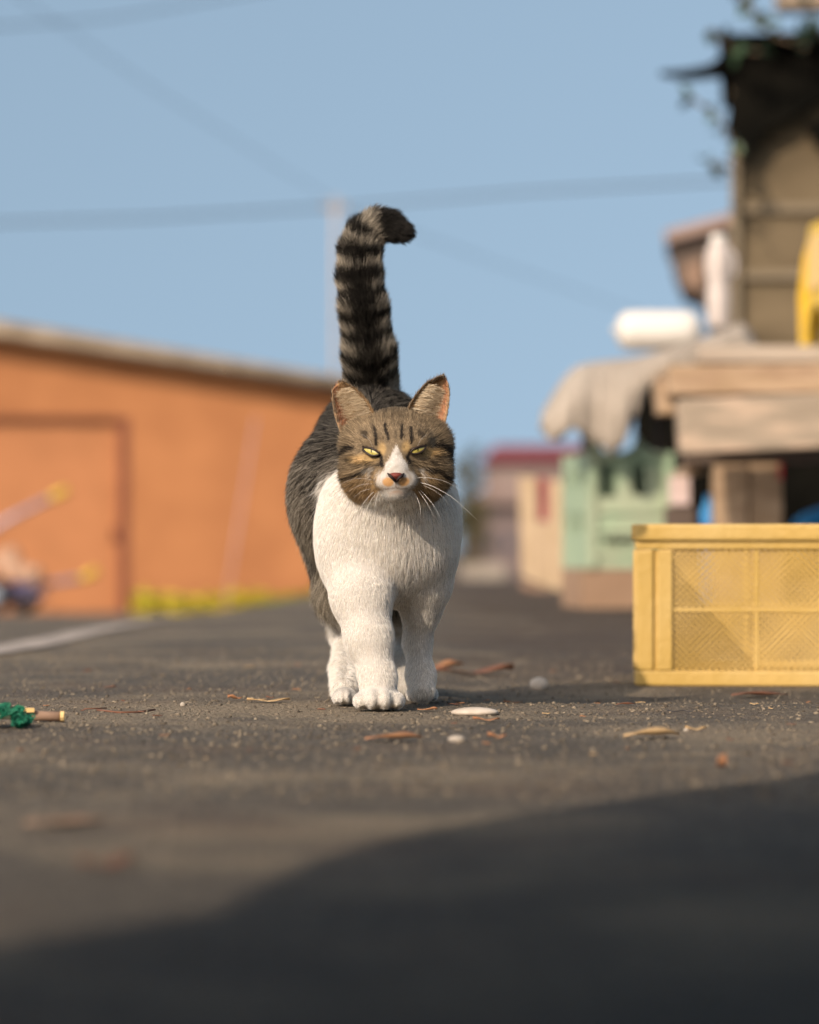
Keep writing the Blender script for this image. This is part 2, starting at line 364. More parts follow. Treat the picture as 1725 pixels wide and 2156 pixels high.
# ------------------------------------------------------------------ far background between cat and crates
M_redroof = mat('dull_red_tiles', (0.12, 0.03, 0.042), (0.165, 0.045, 0.055), 2, 0.7)
M_pale = mat('pale_wall', (0.19, 0.14, 0.125), (0.24, 0.185, 0.165), 0.4, 0.85)
M_glass = mat('dark_glass', (0.05, 0.06, 0.08), None, rough=0.15, spec=0.5)
M_greyw = mat('grey_wall', (0.12, 0.093, 0.09), (0.16, 0.125, 0.12), 0.4, 0.85)
def house(xa, xb, ytop, yroof, d, wall, roof, label, wins):
    A = P(xa, 1214, d); B = P(xb, 1214, d); zb = float(ground_z(A.x, d))-0.2; c = empty('house', ((A.x+B.x)/2, d, zb)); tag(c, label, 'house')
    w_ = B.x-A.x; zt = P(0, yroof, d).z-zb; zr = P(0, ytop, d).z-zb
    sh = MB(); holes = []
    sh.box((0, 3, zt/2), (w_, 6, zt)); sh.build('wall', wall, c)
    MB().prism([(-w_/2-0.4, 0.0), (w_/2+0.4, 0.0), (w_/2-0.4, 0.4), (-w_/2+0.4, 0.4)], -0.5, 6.5, Matrix.Translation((0, 0, zt+0.003)) @ Matrix.Diagonal((1, 1, (zr-zt)/0.4, 1))).build('roof', roof, c)
    for (u, v, ww, hh) in wins:
        f = MB().box((u*w_, -0.03, v*zt), (ww, 0.05, hh)).build('window', M_greyw, c); MB().box((u*w_, -0.065, v*zt), (ww*0.84, 0.02, hh*0.84)).build('pane', M_glass, f)
house(1026, 1260, 938, 974, 150, M_pale, M_redroof, 'far pale house with dull red roof beyond the green crate', [(-0.42, 0.6, 0.7, 0.9), (-0.25, 0.6, 0.7, 0.9), (-0.3, 0.22, 0.9, 1.4)])
house(1000, 1100, 1030, 1062, 110, M_greyw, M_pale, 'low greyish outbuilding in front of the far red roofed house', [(-0.2, 0.5, 0.35, 0.5), (0.2, 0.5, 0.35, 0.5)])
M_bark = mat('bark', (0.06, 0.04, 0.025), (0.11, 0.08, 0.05), 20, 0.9)
M_olive = mat('dull_olive_leaf', (0.055, 0.050, 0.018), (0.10, 0.085, 0.035), 1.5, 0.8)
def tree(px, ybase, ytop, wpx, d, label, m, nleaf=2600):
    b = P(px, ybase, d); b.z = float(ground_z(b.x, d)); H = P(px, ytop, d).z-b.z; W = wpx/F*d
    r = empty('tree', b); tag(r, label, 'tree')
    MB().tube([(0, 0, 0), (0.02*W, 0, H*0.4), (-0.03*W, 0, H*0.85)], [H*0.035, H*0.025, H*0.008], 8).build('trunk', M_bark, r, True)
    V, Fc = [], []
    cl_ = [Vector((random.gauss(0, 0.22)*W, random.gauss(0, 0.22)*W, H*random.uniform(0.15, 0.92))) for _ in range(26)]
    for k in range(nleaf):
        c = random.choice(cl_)+Vector((random.gauss(0, 1), random.gauss(0, 1), random.gauss(0, 1)))*W*0.13
        if c.z > H or c.z < 0: continue
        u = Vector((random.gauss(0, 1), random.gauss(0, 1), random.gauss(0, 1))).normalized(); v = u.orthogonal(); s_ = W*0.035
        q = len(V); V += [c-u*s_, c-v*s_, c+u*s_, c+v*s_]; Fc.append((q, q+1, q+2, q+3))
    o = link_mesh('crown', V, Fc, m, r)
tree(985, 1216, 915, 70, 95, 'dark olive tree standing far behind the cat shoulder', M_olive)
tree(1008, 1216, 1045, 50, 90, 'low brownish bush before the far outbuilding', M_olive, 1500)
M_lightgrd = mat('pale_concrete', (0.26, 0.22, 0.18), (0.32, 0.28, 0.23), 2, 0.9)
A = P(1016, 1200, 42); A.z = float(ground_z(A.x, A.y))
sl = MB().box((A.x, A.y, A.z+0.10), (0.62, 0.5, 0.26), 0.1, 0.03); o = bm_obj('concrete_block', sl, M_lightgrd, (A.x, A.y, A.z)); tag(o, 'pale concrete block lying on the ground beyond the crates', 'concrete block')
# ------------------------------------------------------------------ unseen blocker added behind the camera: throws the big foreground shadow, cuts sky light
M_blocker = mat('blocker_canvas', (0.25, 0.24, 0.22), (0.3, 0.29, 0.26), 5, 0.9)
M_wood_grey = mat('grey_timber', (0.20, 0.15, 0.11), (0.32, 0.26, 0.19), 6, 0.85, 0.4, 40, stretch=(1, 6, 6))
AH = 0.9; k_ = AH/math.tan(SUN_EL); shx, shy = -math.sin(SUN_AZ)*k_, -math.cos(SUN_AZ)*k_
def gp(x, y):
    d = CAM_H*F/(y-HZ); return ((x-CX)/F*d, d)
edge = [gp(*q) for q in [(2400, 1560), (2050, 1585), (1725, 1628), (1400, 1672), (1100, 1712), (900, 1745), (760, 1782), (640, 1818), (540, 1868), (440, 1925), (300, 1945), (160, 1962), (0, 1990), (-200, 2030), (-500, 2080)]]
poly = [(x-shx, y-shy) for x, y in edge]
poly += [(-2.6, -4.2), (1.7, -4.2), (1.7, 1.9), (0.25, 1.9)]
blk = empty('light_blocker', (-2.8, -1.4, 0)); tag(blk, 'unseen light blocker of canvas on timber posts, added outside the frame', 'light_blocker')
MB().prism([(x+2.8, y+1.4) for x, y in poly], 0, 0.02, Matrix(((1, 0, 0, 0), (0, 0, 1, 0), (0, 1, 0, 0), (0, 0, 0, 1)))).build('blocker_top', M_blocker, blk).location = (0, 0, AH)
M_blocker_side = mat('blocker_dark_cloth', (0.03, 0.03, 0.032), (0.05, 0.048, 0.046), 5, 0.9)  # dark side cloths added to keep sky light off the foreground
sk = [(x+2.8, y+1.4) for x, y in poly[10:]]
for (xa, ya), (xb, yb) in zip(sk, sk[1:]):
    if ya > 3.2 and yb > 3.2: continue                       # the side toward the cat stays open
    L2 = math.hypot(xb-xa, yb-ya)
    MB().box(((xa+xb)/2, (ya+yb)/2, AH/2-0.01), (L2-0.01, 0.012, AH-0.03), math.atan2(yb-ya, xb-xa)).build('blocker_side', M_blocker_side, blk)
for px_, py_ in ((-1.6, -3.9), (1.6, -4.1), (1.6, 1.75), (0.9, 1.75)):
    MB().box((px_+2.8, py_+1.4, AH/2), (0.07, 0.07, AH)).build('post', M_wood_grey, blk)

# ------------------------------------------------------------------ brown board wall with its roof shade as a black sheet, right
M_brownwall = mat('weathered_brown_board', (0.088, 0.066, 0.037), (0.14, 0.107, 0.063), 2.5, 0.85, 0.4, 40, stretch=(1, 1, 3))
M_joint = mat('pale_batten', (0.155, 0.125, 0.083), (0.19, 0.155, 0.105), 4, 0.85)
M_roof_shade = mat('roof_shade_black', (0.004, 0.004, 0.0035), (0.008, 0.0075, 0.006), 6, 0.9, spec=0.0)  # near-black of the shed roof, also painted where deep shade falls
D = 12.0; wo = P(1540, 1160, D); wo.z = 0
wl_ = empty('shed_wall', wo, -0.115); tag(wl_, 'brown board wall of a shed with roof shade painted as a black sheet at its top', 'shed')
def wq(x, y, dd=0): return P(x, y, D+dd)-wo
ysb = [105, 300, 440, 580, 720, 860, 1000, 1130]
for k, (a, b) in enumerate(zip(ysb, ysb[1:])):
    A, B = wq(1540, b), wq(2050, a); off = (0.0, 0.012, 0.003, 0.010, 0.0, 0.008, 0.0)[k]
    MB().box(((A.x+B.x)/2, 0.03+off, (A.z+B.z)/2), (B.x-A.x, 0.05, B.z-A.z-0.006), None, 0.004).build('board', M_brownwall, wl_)
MB().box((0.016, -0.02, wq(0, 300).z/2+0.5), (0.035, 0.045, wq(0, 105).z-0.95)).build('corner_batten', M_joint, wl_)
for yb in (440, 580): MB().box((0.55, -0.006, wq(0, yb).z), (1.0, 0.022, 0.035)).build('batten', M_joint, wl_)
MB().box((0.52, 0.88, wq(0, 120).z/2), (0.96, 1.6, wq(0, 120).z)).build('core', M_brownwall, wl_)
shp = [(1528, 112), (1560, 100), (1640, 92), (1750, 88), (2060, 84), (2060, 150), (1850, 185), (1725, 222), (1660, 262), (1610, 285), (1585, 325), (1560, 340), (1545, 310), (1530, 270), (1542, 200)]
MB().prism([(wq(x, y).x, wq(x, y).z) for x, y in shp], -0.10, -0.035).build('roof_shade_black', M_roof_shade, wl_)  # deep shade under the roof edge, modelled as a black sheet
MB().tube([wq(1395, 152, -.07), wq(1450, 156, -.07), wq(1500, 150, -.07), wq(1560, 130, -.07)], [0.010, 0.024, 0.030, 0.065], 8).build('dark_strip', M_roof_shade, wl_)
MB().prism([(wq(x, y).x, wq(x, y).z) for x, y in [(1690, 268), (1760, 250), (1760, 330), (1715, 310)]], -0.035, -0.01).build('dark_strip', M_roof_shade, wl_)  # separate dark spot below that painted shade
MB().box((0.5, 0.7, wq(0, 96).z), (1.1, 1.75, 0.04)).build('roof', M_roof_shade, wl_)
# upper beam just inside the top right corner
A = P(1638, 20, 13.6); o_ = MB().box((A.x+0.6, 13.6, A.z+0.11), (1.2, 0.2, 0.22)); o_.box((A.x+1.0, 13.6, A.z/2), (0.12, 0.12, A.z)); ob = bm_obj('timber_frame', o_, M_wood_grey, (A.x+0.6, 13.6, 0)); tag(ob, 'brownish timber beam in the extreme top right corner above the painted black roof shade', 'beam')

# vine with dark leaves hanging round the top of the wall
M_leaf = mat('dark_green_leaf', (0.02, 0.045, 0.022), (0.05, 0.09, 0.04), 9, 0.5)
M_leafd = mat('deep_green_leaf', (0.010, 0.022, 0.014), (0.02, 0.04, 0.022), 9, 0.5)
vo = P(1545, 150, 11.7); vine = empty('vine', vo); tag(vine, 'dark leafed vine hanging around the top corner of the brown wall', 'vine')
def vq(x, y, dd=0): return P(x, y, 11.7+dd)-vo
leaf_me = {}
def leaf_mesh(name, m):
    if name in leaf_me: return leaf_me[name]
    V = [(0, 0, 0), (0.25, 0.28, 0.05), (0.6, 0.3, 0.03), (1, 0, -0.12), (0.6, -0.3, 0.03), (0.25, -0.28, 0.05), (0.3, 0, -0.03), (0.65, 0, -0.05)]
    V2 = [(x, y, z-0.02) for x, y, z in V]
    Fc = [(0, 1, 6), (1, 2, 7, 6), (2, 3, 7), (3, 4, 7), (4, 5, 6, 7), (5, 0, 6)]
    Fc += [tuple(8+i for i in f[::-1]) for f in Fc]; rim = [0, 1, 2, 3, 4, 5]
    Fc += [(rim[i], rim[i]+8, rim[(i+1) % 6]+8, rim[(i+1) % 6]) for i in range(6)]
    me = bpy.data.meshes.new(name); me.from_pydata(V+V2, [], Fc); me.materials.append(m); me.update(); leaf_me[name] = me; return me
def put_leaf(par, loc, size, m='leaf'):
    o = bpy.data.objects.new('leaf', leaf_mesh(m, {'leaf': M_leaf, 'leafd': M_leafd}[m])); COL.objects.link(o); o.parent = par; o.location = loc; o.scale = (size, size*0.9, size)
    o.rotation_euler = (random.uniform(-1.4, 1.4), random.uniform(-1.2, 1.2), random.uniform(0, 6.28)); return o
for pts, n in (([(1600, 110), (1545, 105), (1492, 62)], 9), ([(1700, 100), (1630, 75), (1590, 30), (1555, -20)], 16), ([(1545, 300), (1510, 245), (1455, 205)], 6), ([(1550, 370), (1525, 350), (1492, 342)], 4), ([(1760, 95), (1715, 60), (1700, 10)], 10)):
    q = [vq(x, y, random.uniform(-.05, .05)) for x, y in pts]; MB().tube(q, 0.006, 6).build('stem', M_bark, vine)
    for k in range(n):
        t = random.random()*(len(q)-1.001); i = int(t); c = q[i].lerp(q[i+1], t-i)
        put_leaf(vine, c+Vector((random.uniform(-.03, .03), random.uniform(-.05, .05), random.uniform(-.03, .03))), random.uniform(0.05, 0.085), random.choice(['leaf', 'leafd']))
    put_leaf(vine, q[-1], 0.075, 'leafd'); put_leaf(vine, q[-1], 0.07, 'leaf')

# small brown outhouse with overhanging upper part behind the jug
M_pinkroof = mat('pink_brown_sheet', (0.22, 0.155, 0.13), (0.28, 0.20, 0.165), 3, 0.8)
M_dkbrown = mat('dark_brown_board', (0.075, 0.055, 0.045), (0.12, 0.09, 0.07), 4, 0.8)
M_midbrown = mat('mid_brown_board', (0.20, 0.13, 0.09), (0.26, 0.17, 0.12), 4, 0.8)
D2 = 21.0; ho = P(1560, 1160, D2); ho.z = 0; hs = empty('outhouse', ho, -0.10); tag(hs, 'dark brown outhouse with overhanging pinkish roof edge behind the white jug', 'outhouse')
def hq(x, y): v = P(x, y, D2)-ho; return (v.x, v.z)
MB().prism([hq(*q) for q in [(1408, 500), (1640, 440), (1640, 640), (1500, 690), (1480, 620), (1440, 606), (1420, 560)]], 0, 1.2).build('upper_wall', M_dkbrown, hs)
MB().prism([hq(*q) for q in [(1400, 488), (1640, 425), (1640, 448), (1404, 512)]], -0.12, 1.3).build('roof', M_pinkroof, hs)
MB().prism([hq(*q) for q in [(1440, 560), (1480, 545), (1480, 612), (1448, 604)]], -0.03, -0.004).build('board', M_midbrown, hs)
MB().prism([hq(*q) for q in [(1500, 700), (1700, 640), (1700, 1150), (1500, 1150)]], 0.05, 1.1).build('lower_wall', M_dkbrown, hs)

# ------------------------------------------------------------------ work bench of planks
M_plank = mat('pale_plank', (0.26, 0.21, 0.155), (0.325, 0.267, 0.20), 5, 0.8, 0.3, 60, stretch=(1, 5, 5), c3=(0.44, 0.33, 0.24), c3s=5)
M_plank2 = mat('tan_plank', (0.29, 0.20, 0.12), (0.40, 0.29, 0.19), 8, 0.8, 0.3, 60, stretch=(1, 5, 5), c3=(0.28, 0.19, 0.12), c3s=9)
M_plank3 = mat('greyish_plank', (0.30, 0.25, 0.20), (0.36, 0.31, 0.25), 5, 0.8, stretch=(1, 4, 4))
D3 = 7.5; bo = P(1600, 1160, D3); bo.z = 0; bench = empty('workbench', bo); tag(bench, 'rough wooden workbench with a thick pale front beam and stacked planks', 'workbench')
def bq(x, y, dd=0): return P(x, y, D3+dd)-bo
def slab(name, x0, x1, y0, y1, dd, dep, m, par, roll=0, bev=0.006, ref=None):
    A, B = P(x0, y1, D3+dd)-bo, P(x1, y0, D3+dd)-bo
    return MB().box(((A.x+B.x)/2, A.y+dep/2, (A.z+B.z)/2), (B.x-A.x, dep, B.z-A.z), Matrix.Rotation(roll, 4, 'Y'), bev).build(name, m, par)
slab('beam', 1432, 1900, 830, 945, 0, 0.12, M_plank, bench, -0.045, 0.01)
slab('plank', 1408, 1930, 766, 828, 0.14, 0.5, M_plank2, bench, -0.01)
slab('plank', 1470, 1930, 727, 762, 0.30, 0.7, M_plank3, bench, 0)
slab('block', 1386, 1428, 800, 872, 0.25, 0.12, M_plank2, bench)
slab('post', 1506, 1576, 978, 1290, 0.35, 0.10, M_plank2, bench)
slab('post', 1579, 1648, 976, 1290, 0.36, 0.10, M_plank2, bench)
slab('post', 1800, 1870, 976, 1290, 0.35, 0.10, M_plank2, bench)
slab('crossrail', 1440, 1930, 948, 976, 0.40, 0.08, M_dkbrown, bench)
slab('post', 1444, 1478, 956, 1000, 0.5, 0.08, M_plank2, bench)
slab('shade_panel', 1338, 2050, 800, 1225, 2.6, 0.04, M_roof_shade, bench)  # near-black panel standing in for the shade under the bench
M_red = mat('red_strip', (0.45, 0.05, 0.05), None, rough=0.6)
slab('red_strip', 1640, 1649, 974, 1010, 0.34, 0.008, M_red, bench, 0, 0)
M_bluetarp = mat('blue_tarp', (0.015, 0.12, 0.34), (0.05, 0.34, 0.66), 7, 0.5, 0.5, 12, lo=0.45, hi=0.65)
c = P(1765, 1088, 8.3); ob = bm_obj('blue_tarpaulin', MB().sphere(c, (0.14, 0.10, 0.10), sub=3, jit=0.07), M_bluetarp, (c.x, c.y, 0), True); ob.data.transform(Matrix.Translation((0, 0, -0.06))); tag(ob, 'crumpled blue tarpaulin in the dark under the bench right of the wooden post', 'tarpaulin')
c = P(1492, 1130, 8.1); ob = bm_obj('blue_bottle', MB().lathe([(0.02, 0), (0.022, 0.01), (0.022, 0.26), (0.010, 0.29), (0.010, 0.31)], 14, Matrix.Translation((c.x, c.y, 0.02))), M_bluetarp, (c.x, c.y, 0), True); tag(ob, 'small blue bottle in shadow left of the wooden post', 'bottle')
# pinkish carton beside the green crate
M_pinkbox = mat('pinkish_carton', (0.50, 0.38, 0.34), (0.62, 0.50, 0.48), 7, 0.8)
c = P(1431, 1063, 8.2); zc_ = P(0, 985, 8.2).z
cc = empty('milk_carton', (c.x, c.y, c.z)); tag(cc, 'pale pinkish drink carton on a stand just right of the green crate', 'carton')
MB().box((0, 0, 0.04), (0.052, 0.05, 0.08), 0.1, 0.004).build('body', M_pinkbox, cc)
MB().prism([(-0.026, 0.0), (0.026, 0.0), (0.004, 0.022), (-0.004, 0.022)], -0.025, 0.025, Matrix.Translation((0, 0, 0.081))).build('gable_top', M_plank, cc)
ob = bm_obj('small_stand', MB().box((c.x, c.y, c.z/2-0.002), (0.08, 0.08, c.z-0.006)), M_dkbrown, (c.x, c.y, 0)); tag(ob, 'dark little wooden stand under the pinkish carton', 'stand')

# ------------------------------------------------------------------ yellow plastic stool on the bench
M_yplastic = mat('yellow_plastic', (0.58, 0.38, 0.02), (0.62, 0.41, 0.035), 4, 0.35, spec=0.5)
M_yplastic2 = mat('pale_yellow_plastic', (0.64, 0.43, 0.14), (0.68, 0.47, 0.17), 4, 0.4, spec=0.5)
zt = P(0, 726, 7.8).z; so = P(1832, 726, 7.9); so.z = zt; st = empty('plastic_stool', so); tag(st, 'yellow plastic stool standing on the workbench at the right edge', 'stool')
def panel(M, m=M_yplastic):
    out = [(-0.155, 0), (-0.162, 0.15), (-0.150, 0.26), (-0.128, 0.33), (0.128, 0.33), (0.150, 0.26), (0.162, 0.15), (0.155, 0), (0.108, 0), (0.10, 0.05), (0.06, 0.10), (0, 0.12), (-0.06, 0.10), (-0.10, 0.05), (-0.108, 0)]
    return MB().prism(out, -0.006, 0.006, M)
for k in range(4):
    M_ = Matrix.Rotation(k*PI/2+0.12, 4, 'Z') @ Matrix.Translation((0, -0.150, 0)) @ Matrix.Rotation(-0.06, 4, 'X')
    panel(M_).build('side_panel', M_yplastic, st)
    MB().prism([(-0.09, 0.16), (-0.105, 0.27), (-0.085, 0.31), (0.085, 0.31), (0.105, 0.27), (0.09, 0.16)], -0.012, -0.007, M_).build('inset', M_yplastic2, st)
MB().box((0, 0, 0.335), (0.27, 0.27, 0.025), 0.12, 0.012).build('seat', M_yplastic, st)

# ------------------------------------------------------------------ grey cloth draped over a board
M_cloth = mat('weathered_grey_cloth', (0.22, 0.19, 0.155), (0.32, 0.28, 0.235), 6, 0.95, 0.5, 50)
pr = [(1140, 870, 905), (1158, 838, 930), (1185, 797, 915), (1210, 772, 900), (1235, 764, 925), (1262, 760, 935), (1290, 757, 962), (1315, 755, 930), (1335, 752, 885), (1355, 748, 835), (1375, 742, 800), (1410, 732, 776), (1450, 720, 768), (1500, 702, 765), (1540, 686, 762), (1565, 678, 760), (1585, 700, 762), (1598, 735, 764)]
V, Fc = [], []; NS = 14; dC = 8.6
xsn = np.linspace(1140, 1598, 70)
for i, x in enumerate(xsn):
    yt = np.interp(x, [p[0] for p in pr], [p[1] for p in pr]); yb = np.interp(x, [p[0] for p in pr], [p[2] for p in pr])
    for j in range(NS):
        t = j/(NS-1)
        if t < 0.35: d = dC+0.75-t/0.35*0.6; y = yt+2*(1-t/0.35)**2*14
        else:
            u = (t-0.35)/0.65; d = dC+0.15-0.17*math.sin(min(u*2.2, 1.57)); y = yt+(yb-yt)*(u**1.4)
        d += 0.018*math.sin(x*0.06+t*2)*t+0.010*math.sin(x*0.21+t*5)*t
        V.append(P(x, y, d)); 
        if i and j: a = i*NS+j; Fc.append((a-NS-1, a-NS, a, a-1))
cb_ = P(1370, 900, 8.7); cb_.z = 0
ob = link_mesh('draped_cloth', [v-cb_ for v in V], Fc, M_cloth, smooth=True); ob.location = cb_
md = ob.modifiers.new('thick', 'SOLIDIFY'); md.thickness = 0.006; md.offset = -1
tag(ob, 'weathered grey cloth draped over the board above the green crate', 'cloth')
A, B = P(1212, 776, 9.0), P(1430, 740, 9.0)
tb = empty('trestle', ((A.x+B.x)/2, 9.1, 0)); tag(tb, 'trestle of brown boards hidden under the draped grey cloth', 'trestle')
MB().box((0, 0.2, (A.z+B.z)/2-0.012), (B.x-A.x, 0.4, 0.03), Matrix.Rotation(-math.atan2(B.z-A.z, B.x-A.x), 4, 'Y')).build('board', M_midbrown, tb)
for s_ in (-0.1, 0.14): MB().box((s_, 0.36, 0.31), (0.03, 0.03, 0.6)).build('leg', M_dkbrown, tb)
# dark lump under the left end of the cloth
c = P(1172, 895, 8.9); 
hb = empty('dark_bag', c); tag(hb, 'small dark bag hanging under the left end of the grey cloth', 'bag')
MB().sphere((0, 0, 0), (0.035, 0.04, 0.045), sub=3, jit=0.08).build('body', M_dkbrown, hb, True)
MB().tube([(0, 0, 0.03), (0.02, 0.02, 0.09), (0.05, 0.05, 0.13)], 0.006, 6).build('strap', M_dkbrown, hb)

# white plastic float lying on the cloth, and the white jug standing next to it
M_white = mat('white_plastic', (0.52, 0.50, 0.46), (0.58, 0.56, 0.52), 6, 0.45, spec=0.5)
c = P(1386, 696, 8.85); R = 0.061; hl = 0.128
fl = empty('white_float', (c.x, c.y, c.z)); tag(fl, 'white plastic float lying on its side on top of the grey cloth', 'float')
MX = Matrix.Rotation(PI/2, 4, 'Y')
MB().lathe([(0.012, -hl), (R*0.6, -hl+0.004), (R*0.92, -hl+0.022), (R, -hl+0.05), (R, hl-0.05), (R*0.92, hl-0.022), (R*0.6, hl-0.004), (0.012, hl)], 28, MX).build('body', M_white, fl, True)
for s_ in (-1, 1): MB().lathe([(0.011, s_*hl-0.002), (0.014, s_*(hl+0.008)), (0.006, s_*(hl+0.012))], 12, MX).build('eyelet', M_white, fl, True)
M_pinkwhite = mat('pinkish_white_plastic', (0.44, 0.39, 0.36), (0.52, 0.47, 0.44), 6, 0.5)
c = P(1513, 690, 8.95)
jg = empty('plastic_jug', (c.x, c.y, c.z)); tag(jg, 'tall off white plastic jug standing on the cloth against the brown wall', 'jug')
MB().lathe([(0.030, 0), (0.036, 0.01), (0.036, 0.11), (0.031, 0.135), (0.038, 0.16), (0.041, 0.20), (0.038, 0.235), (0.026, 0.262)], 24).build('body', M_pinkwhite, jg, True)
MB().lathe([(0.024, 0.262), (0.025, 0.268), (0.024, 0.285), (0.012, 0.288)], 16).build('cap', M_white, jg, True)
MB().tube([(0.034, 0, 0.15), (0.052, 0, 0.17), (0.052, 0, 0.22), (0.030, 0, 0.245)], 0.006, 8).build('handle', M_pinkwhite, jg, True)

# ------------------------------------------------------------------ green crate on a brown box
M_green = mat('faded_green_plastic', (0.32, 0.38, 0.26), (0.38, 0.43, 0.31), 6, 0.6, c3=(0.29, 0.40, 0.27), c3s=8)
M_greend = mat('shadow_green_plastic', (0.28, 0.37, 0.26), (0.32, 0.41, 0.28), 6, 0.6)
DG = 8.72; th = math.radians(9)
gb = P(1238, 1195, DG); 
M_carton = mat('brown_cardboard', (0.24, 0.155, 0.10), (0.29, 0.195, 0.13), 5, 0.9)
bxh = P(0, 1197, DG).z
bx = empty('cardboard_box', (P(1225, 0, DG).x, DG, 0), th*0.8); tag(bx, 'plain brown cardboard box on the ground under the green crate', 'cardboard box')
W, Dp = 0.30, 0.34; H_ = bxh-0.004
for nm, ce, sz in (('front', (W/2, 0.004, H_/2), (W, 0.008, H_)), ('side', (0.004, Dp/2, H_/2), (0.0078, Dp-0.017, H_)), ('side', (W-0.004, Dp/2, H_/2), (0.0078, Dp-0.017, H_)), ('back', (W/2, Dp-0.004, H_/2), (W, 0.008, H_)), ('lid', (W/2, Dp/2, H_-0.006), (W-0.018, Dp-0.018, 0.006))):
    MB().box(ce, sz).build(nm, M_carton, bx)
gcr = empty('green_crate', (gb.x, gb.y, bxh), th); tag(gcr, 'faded green plastic bottle crate with square openings on the cardboard box', 'crate')
W, Dp, H_ = 0.262, 0.36, 0.35
def holed(W, H, holes, peaks=True, t=0.012):
    """front wall: cells round rectangular holes, peaked corner posts"""
    xs_ = sorted({0, W, *[h[0] for h in holes], *[h[1] for h in holes]}); zs_ = sorted({0, H, *[h[2] for h in holes], *[h[3] for h in holes]})
    mb = MB()
    for a, b in zip(xs_, xs_[1:]):
        for c, d in zip(zs_, zs_[1:]):
            m = ((a+b)/2, (c+d)/2)
            if any(h[0] < m[0] < h[1] and h[2] < m[1] < h[3] for h in holes): continue
            mb.box((m[0], t/2, m[1]), (b-a, t, d-c))
    return mb
s = DG/F
f = holed(W, H_, [(0.035, 0.085, 0.215, 0.315), (0.135, 0.180, 0.222, 0.315), (0.045, 0.150, 0.068, 0.092)])
for poly_ in ([(0, H_), (0, H_+0.045), (0.012, H_+0.058), (0.03, H_+0.03), (0.05, H_+0.0)], [(0.11, H_), (0.14, H_+0.015), (0.155, H_+0.055), (0.17, H_+0.025), (0.20, H_+0.006), (0.235, H_-0.0)]): f.prism(poly_, 0.001, 0.011)
f.build('front_wall', M_green, gcr)
for zz, wd in ((H_*0.49, 0.010), (0.045, 0.012), (0.115, 0.010), (H_-0.008, 0.016)): MB().box((W/2, -0.004, zz), (W+0.004, 0.0078, wd)).build('rib', M_green, gcr)
for xx in (0.012, W-0.012): MB().box((xx, -0.0065, H_/2), (0.022, 0.012, H_-0.004)).build('corner_post', M_green, gcr)
f = holed(Dp, H_, [(0.06, 0.14, 0.25, 0.30), (0.22, 0.30, 0.25, 0.30), (0.06, 0.14, 0.11, 0.17), (0.22, 0.30, 0.11, 0.17)])
o = f.build('side_wall', M_greend, gcr); o.rotation_euler = (0, 0, PI/2); o.location = (0.0121, 0.0122, 0)
o = MB().box((W-0.006, Dp/2, H_/2), (0.0118, Dp-0.03, H_)).build('side_wall', M_greend, gcr)
o = MB().box((W/2, Dp-0.001, H_/2), (W, 0.012, H_)).build('back_wall', M_greend, gcr)
MB().box((W/2, Dp/2, 0.01), (W-0.03, Dp-0.03, 0.012)).build('floor', M_greend, gcr)
MB().box((W/2, Dp/2, 0.15), (0.006, Dp-0.05, 0.26)).box((W/2, Dp/2+.01, 0.15), (W-0.04, 0.006, 0.26)).build('divider', M_greend, gcr)

# cream slatted box left of the green crate
M_cream = mat('cream_wood', (0.37, 0.275, 0.17), (0.46, 0.35, 0.23), 10, 0.8, 0.2, 60, stretch=(6, 6, 1))
M_redin = mat('dark_red_board', (0.20, 0.03, 0.045), (0.26, 0.05, 0.06), 8, 0.7)
DC = 12.4; co = P(1096, 1225, DC); co.z = 0.0
sc_ = empty('slatted_box', co, 0.0); tag(sc_, 'cream wooden slatted box standing on end left of the green crate', 'wooden box')
def sq(x, y, dd=0): return P(x, y, DC+dd)-co
def spoly(name, pts, y0, y1, m): return MB().prism([(sq(x, y).x, sq(x, y).z) for x, y in pts], y0, y1).build(name, m, sc_)
spoly('slat', [(1093, 1003), (1131, 1006), (1131, 1228), (1099, 1214)], 0, 0.03, M_cream)
spoly('slat', [(1156, 1010), (1184, 1012), (1186, 1245), (1156, 1238)], 0, 0.03, M_cream)
spoly('slat', [(1133, 1098), (1154, 1100), (1154, 1236), (1133, 1230)], 0.004, 0.03, M_cream)
spoly('back_board', [(1133, 1004), (1154, 1006), (1154, 1096), (1133, 1096)], 0.02, 0.04, M_redin)
spoly('base', [(1100, 1222), (1186, 1250), (1186, 1258), (1100, 1240)], 0.005, 0.33, M_midbrown)
spoly('side', [(1180, 1016), (1186, 1016), (1186, 1244), (1180, 1244)], 0.035, 0.34, M_cream)

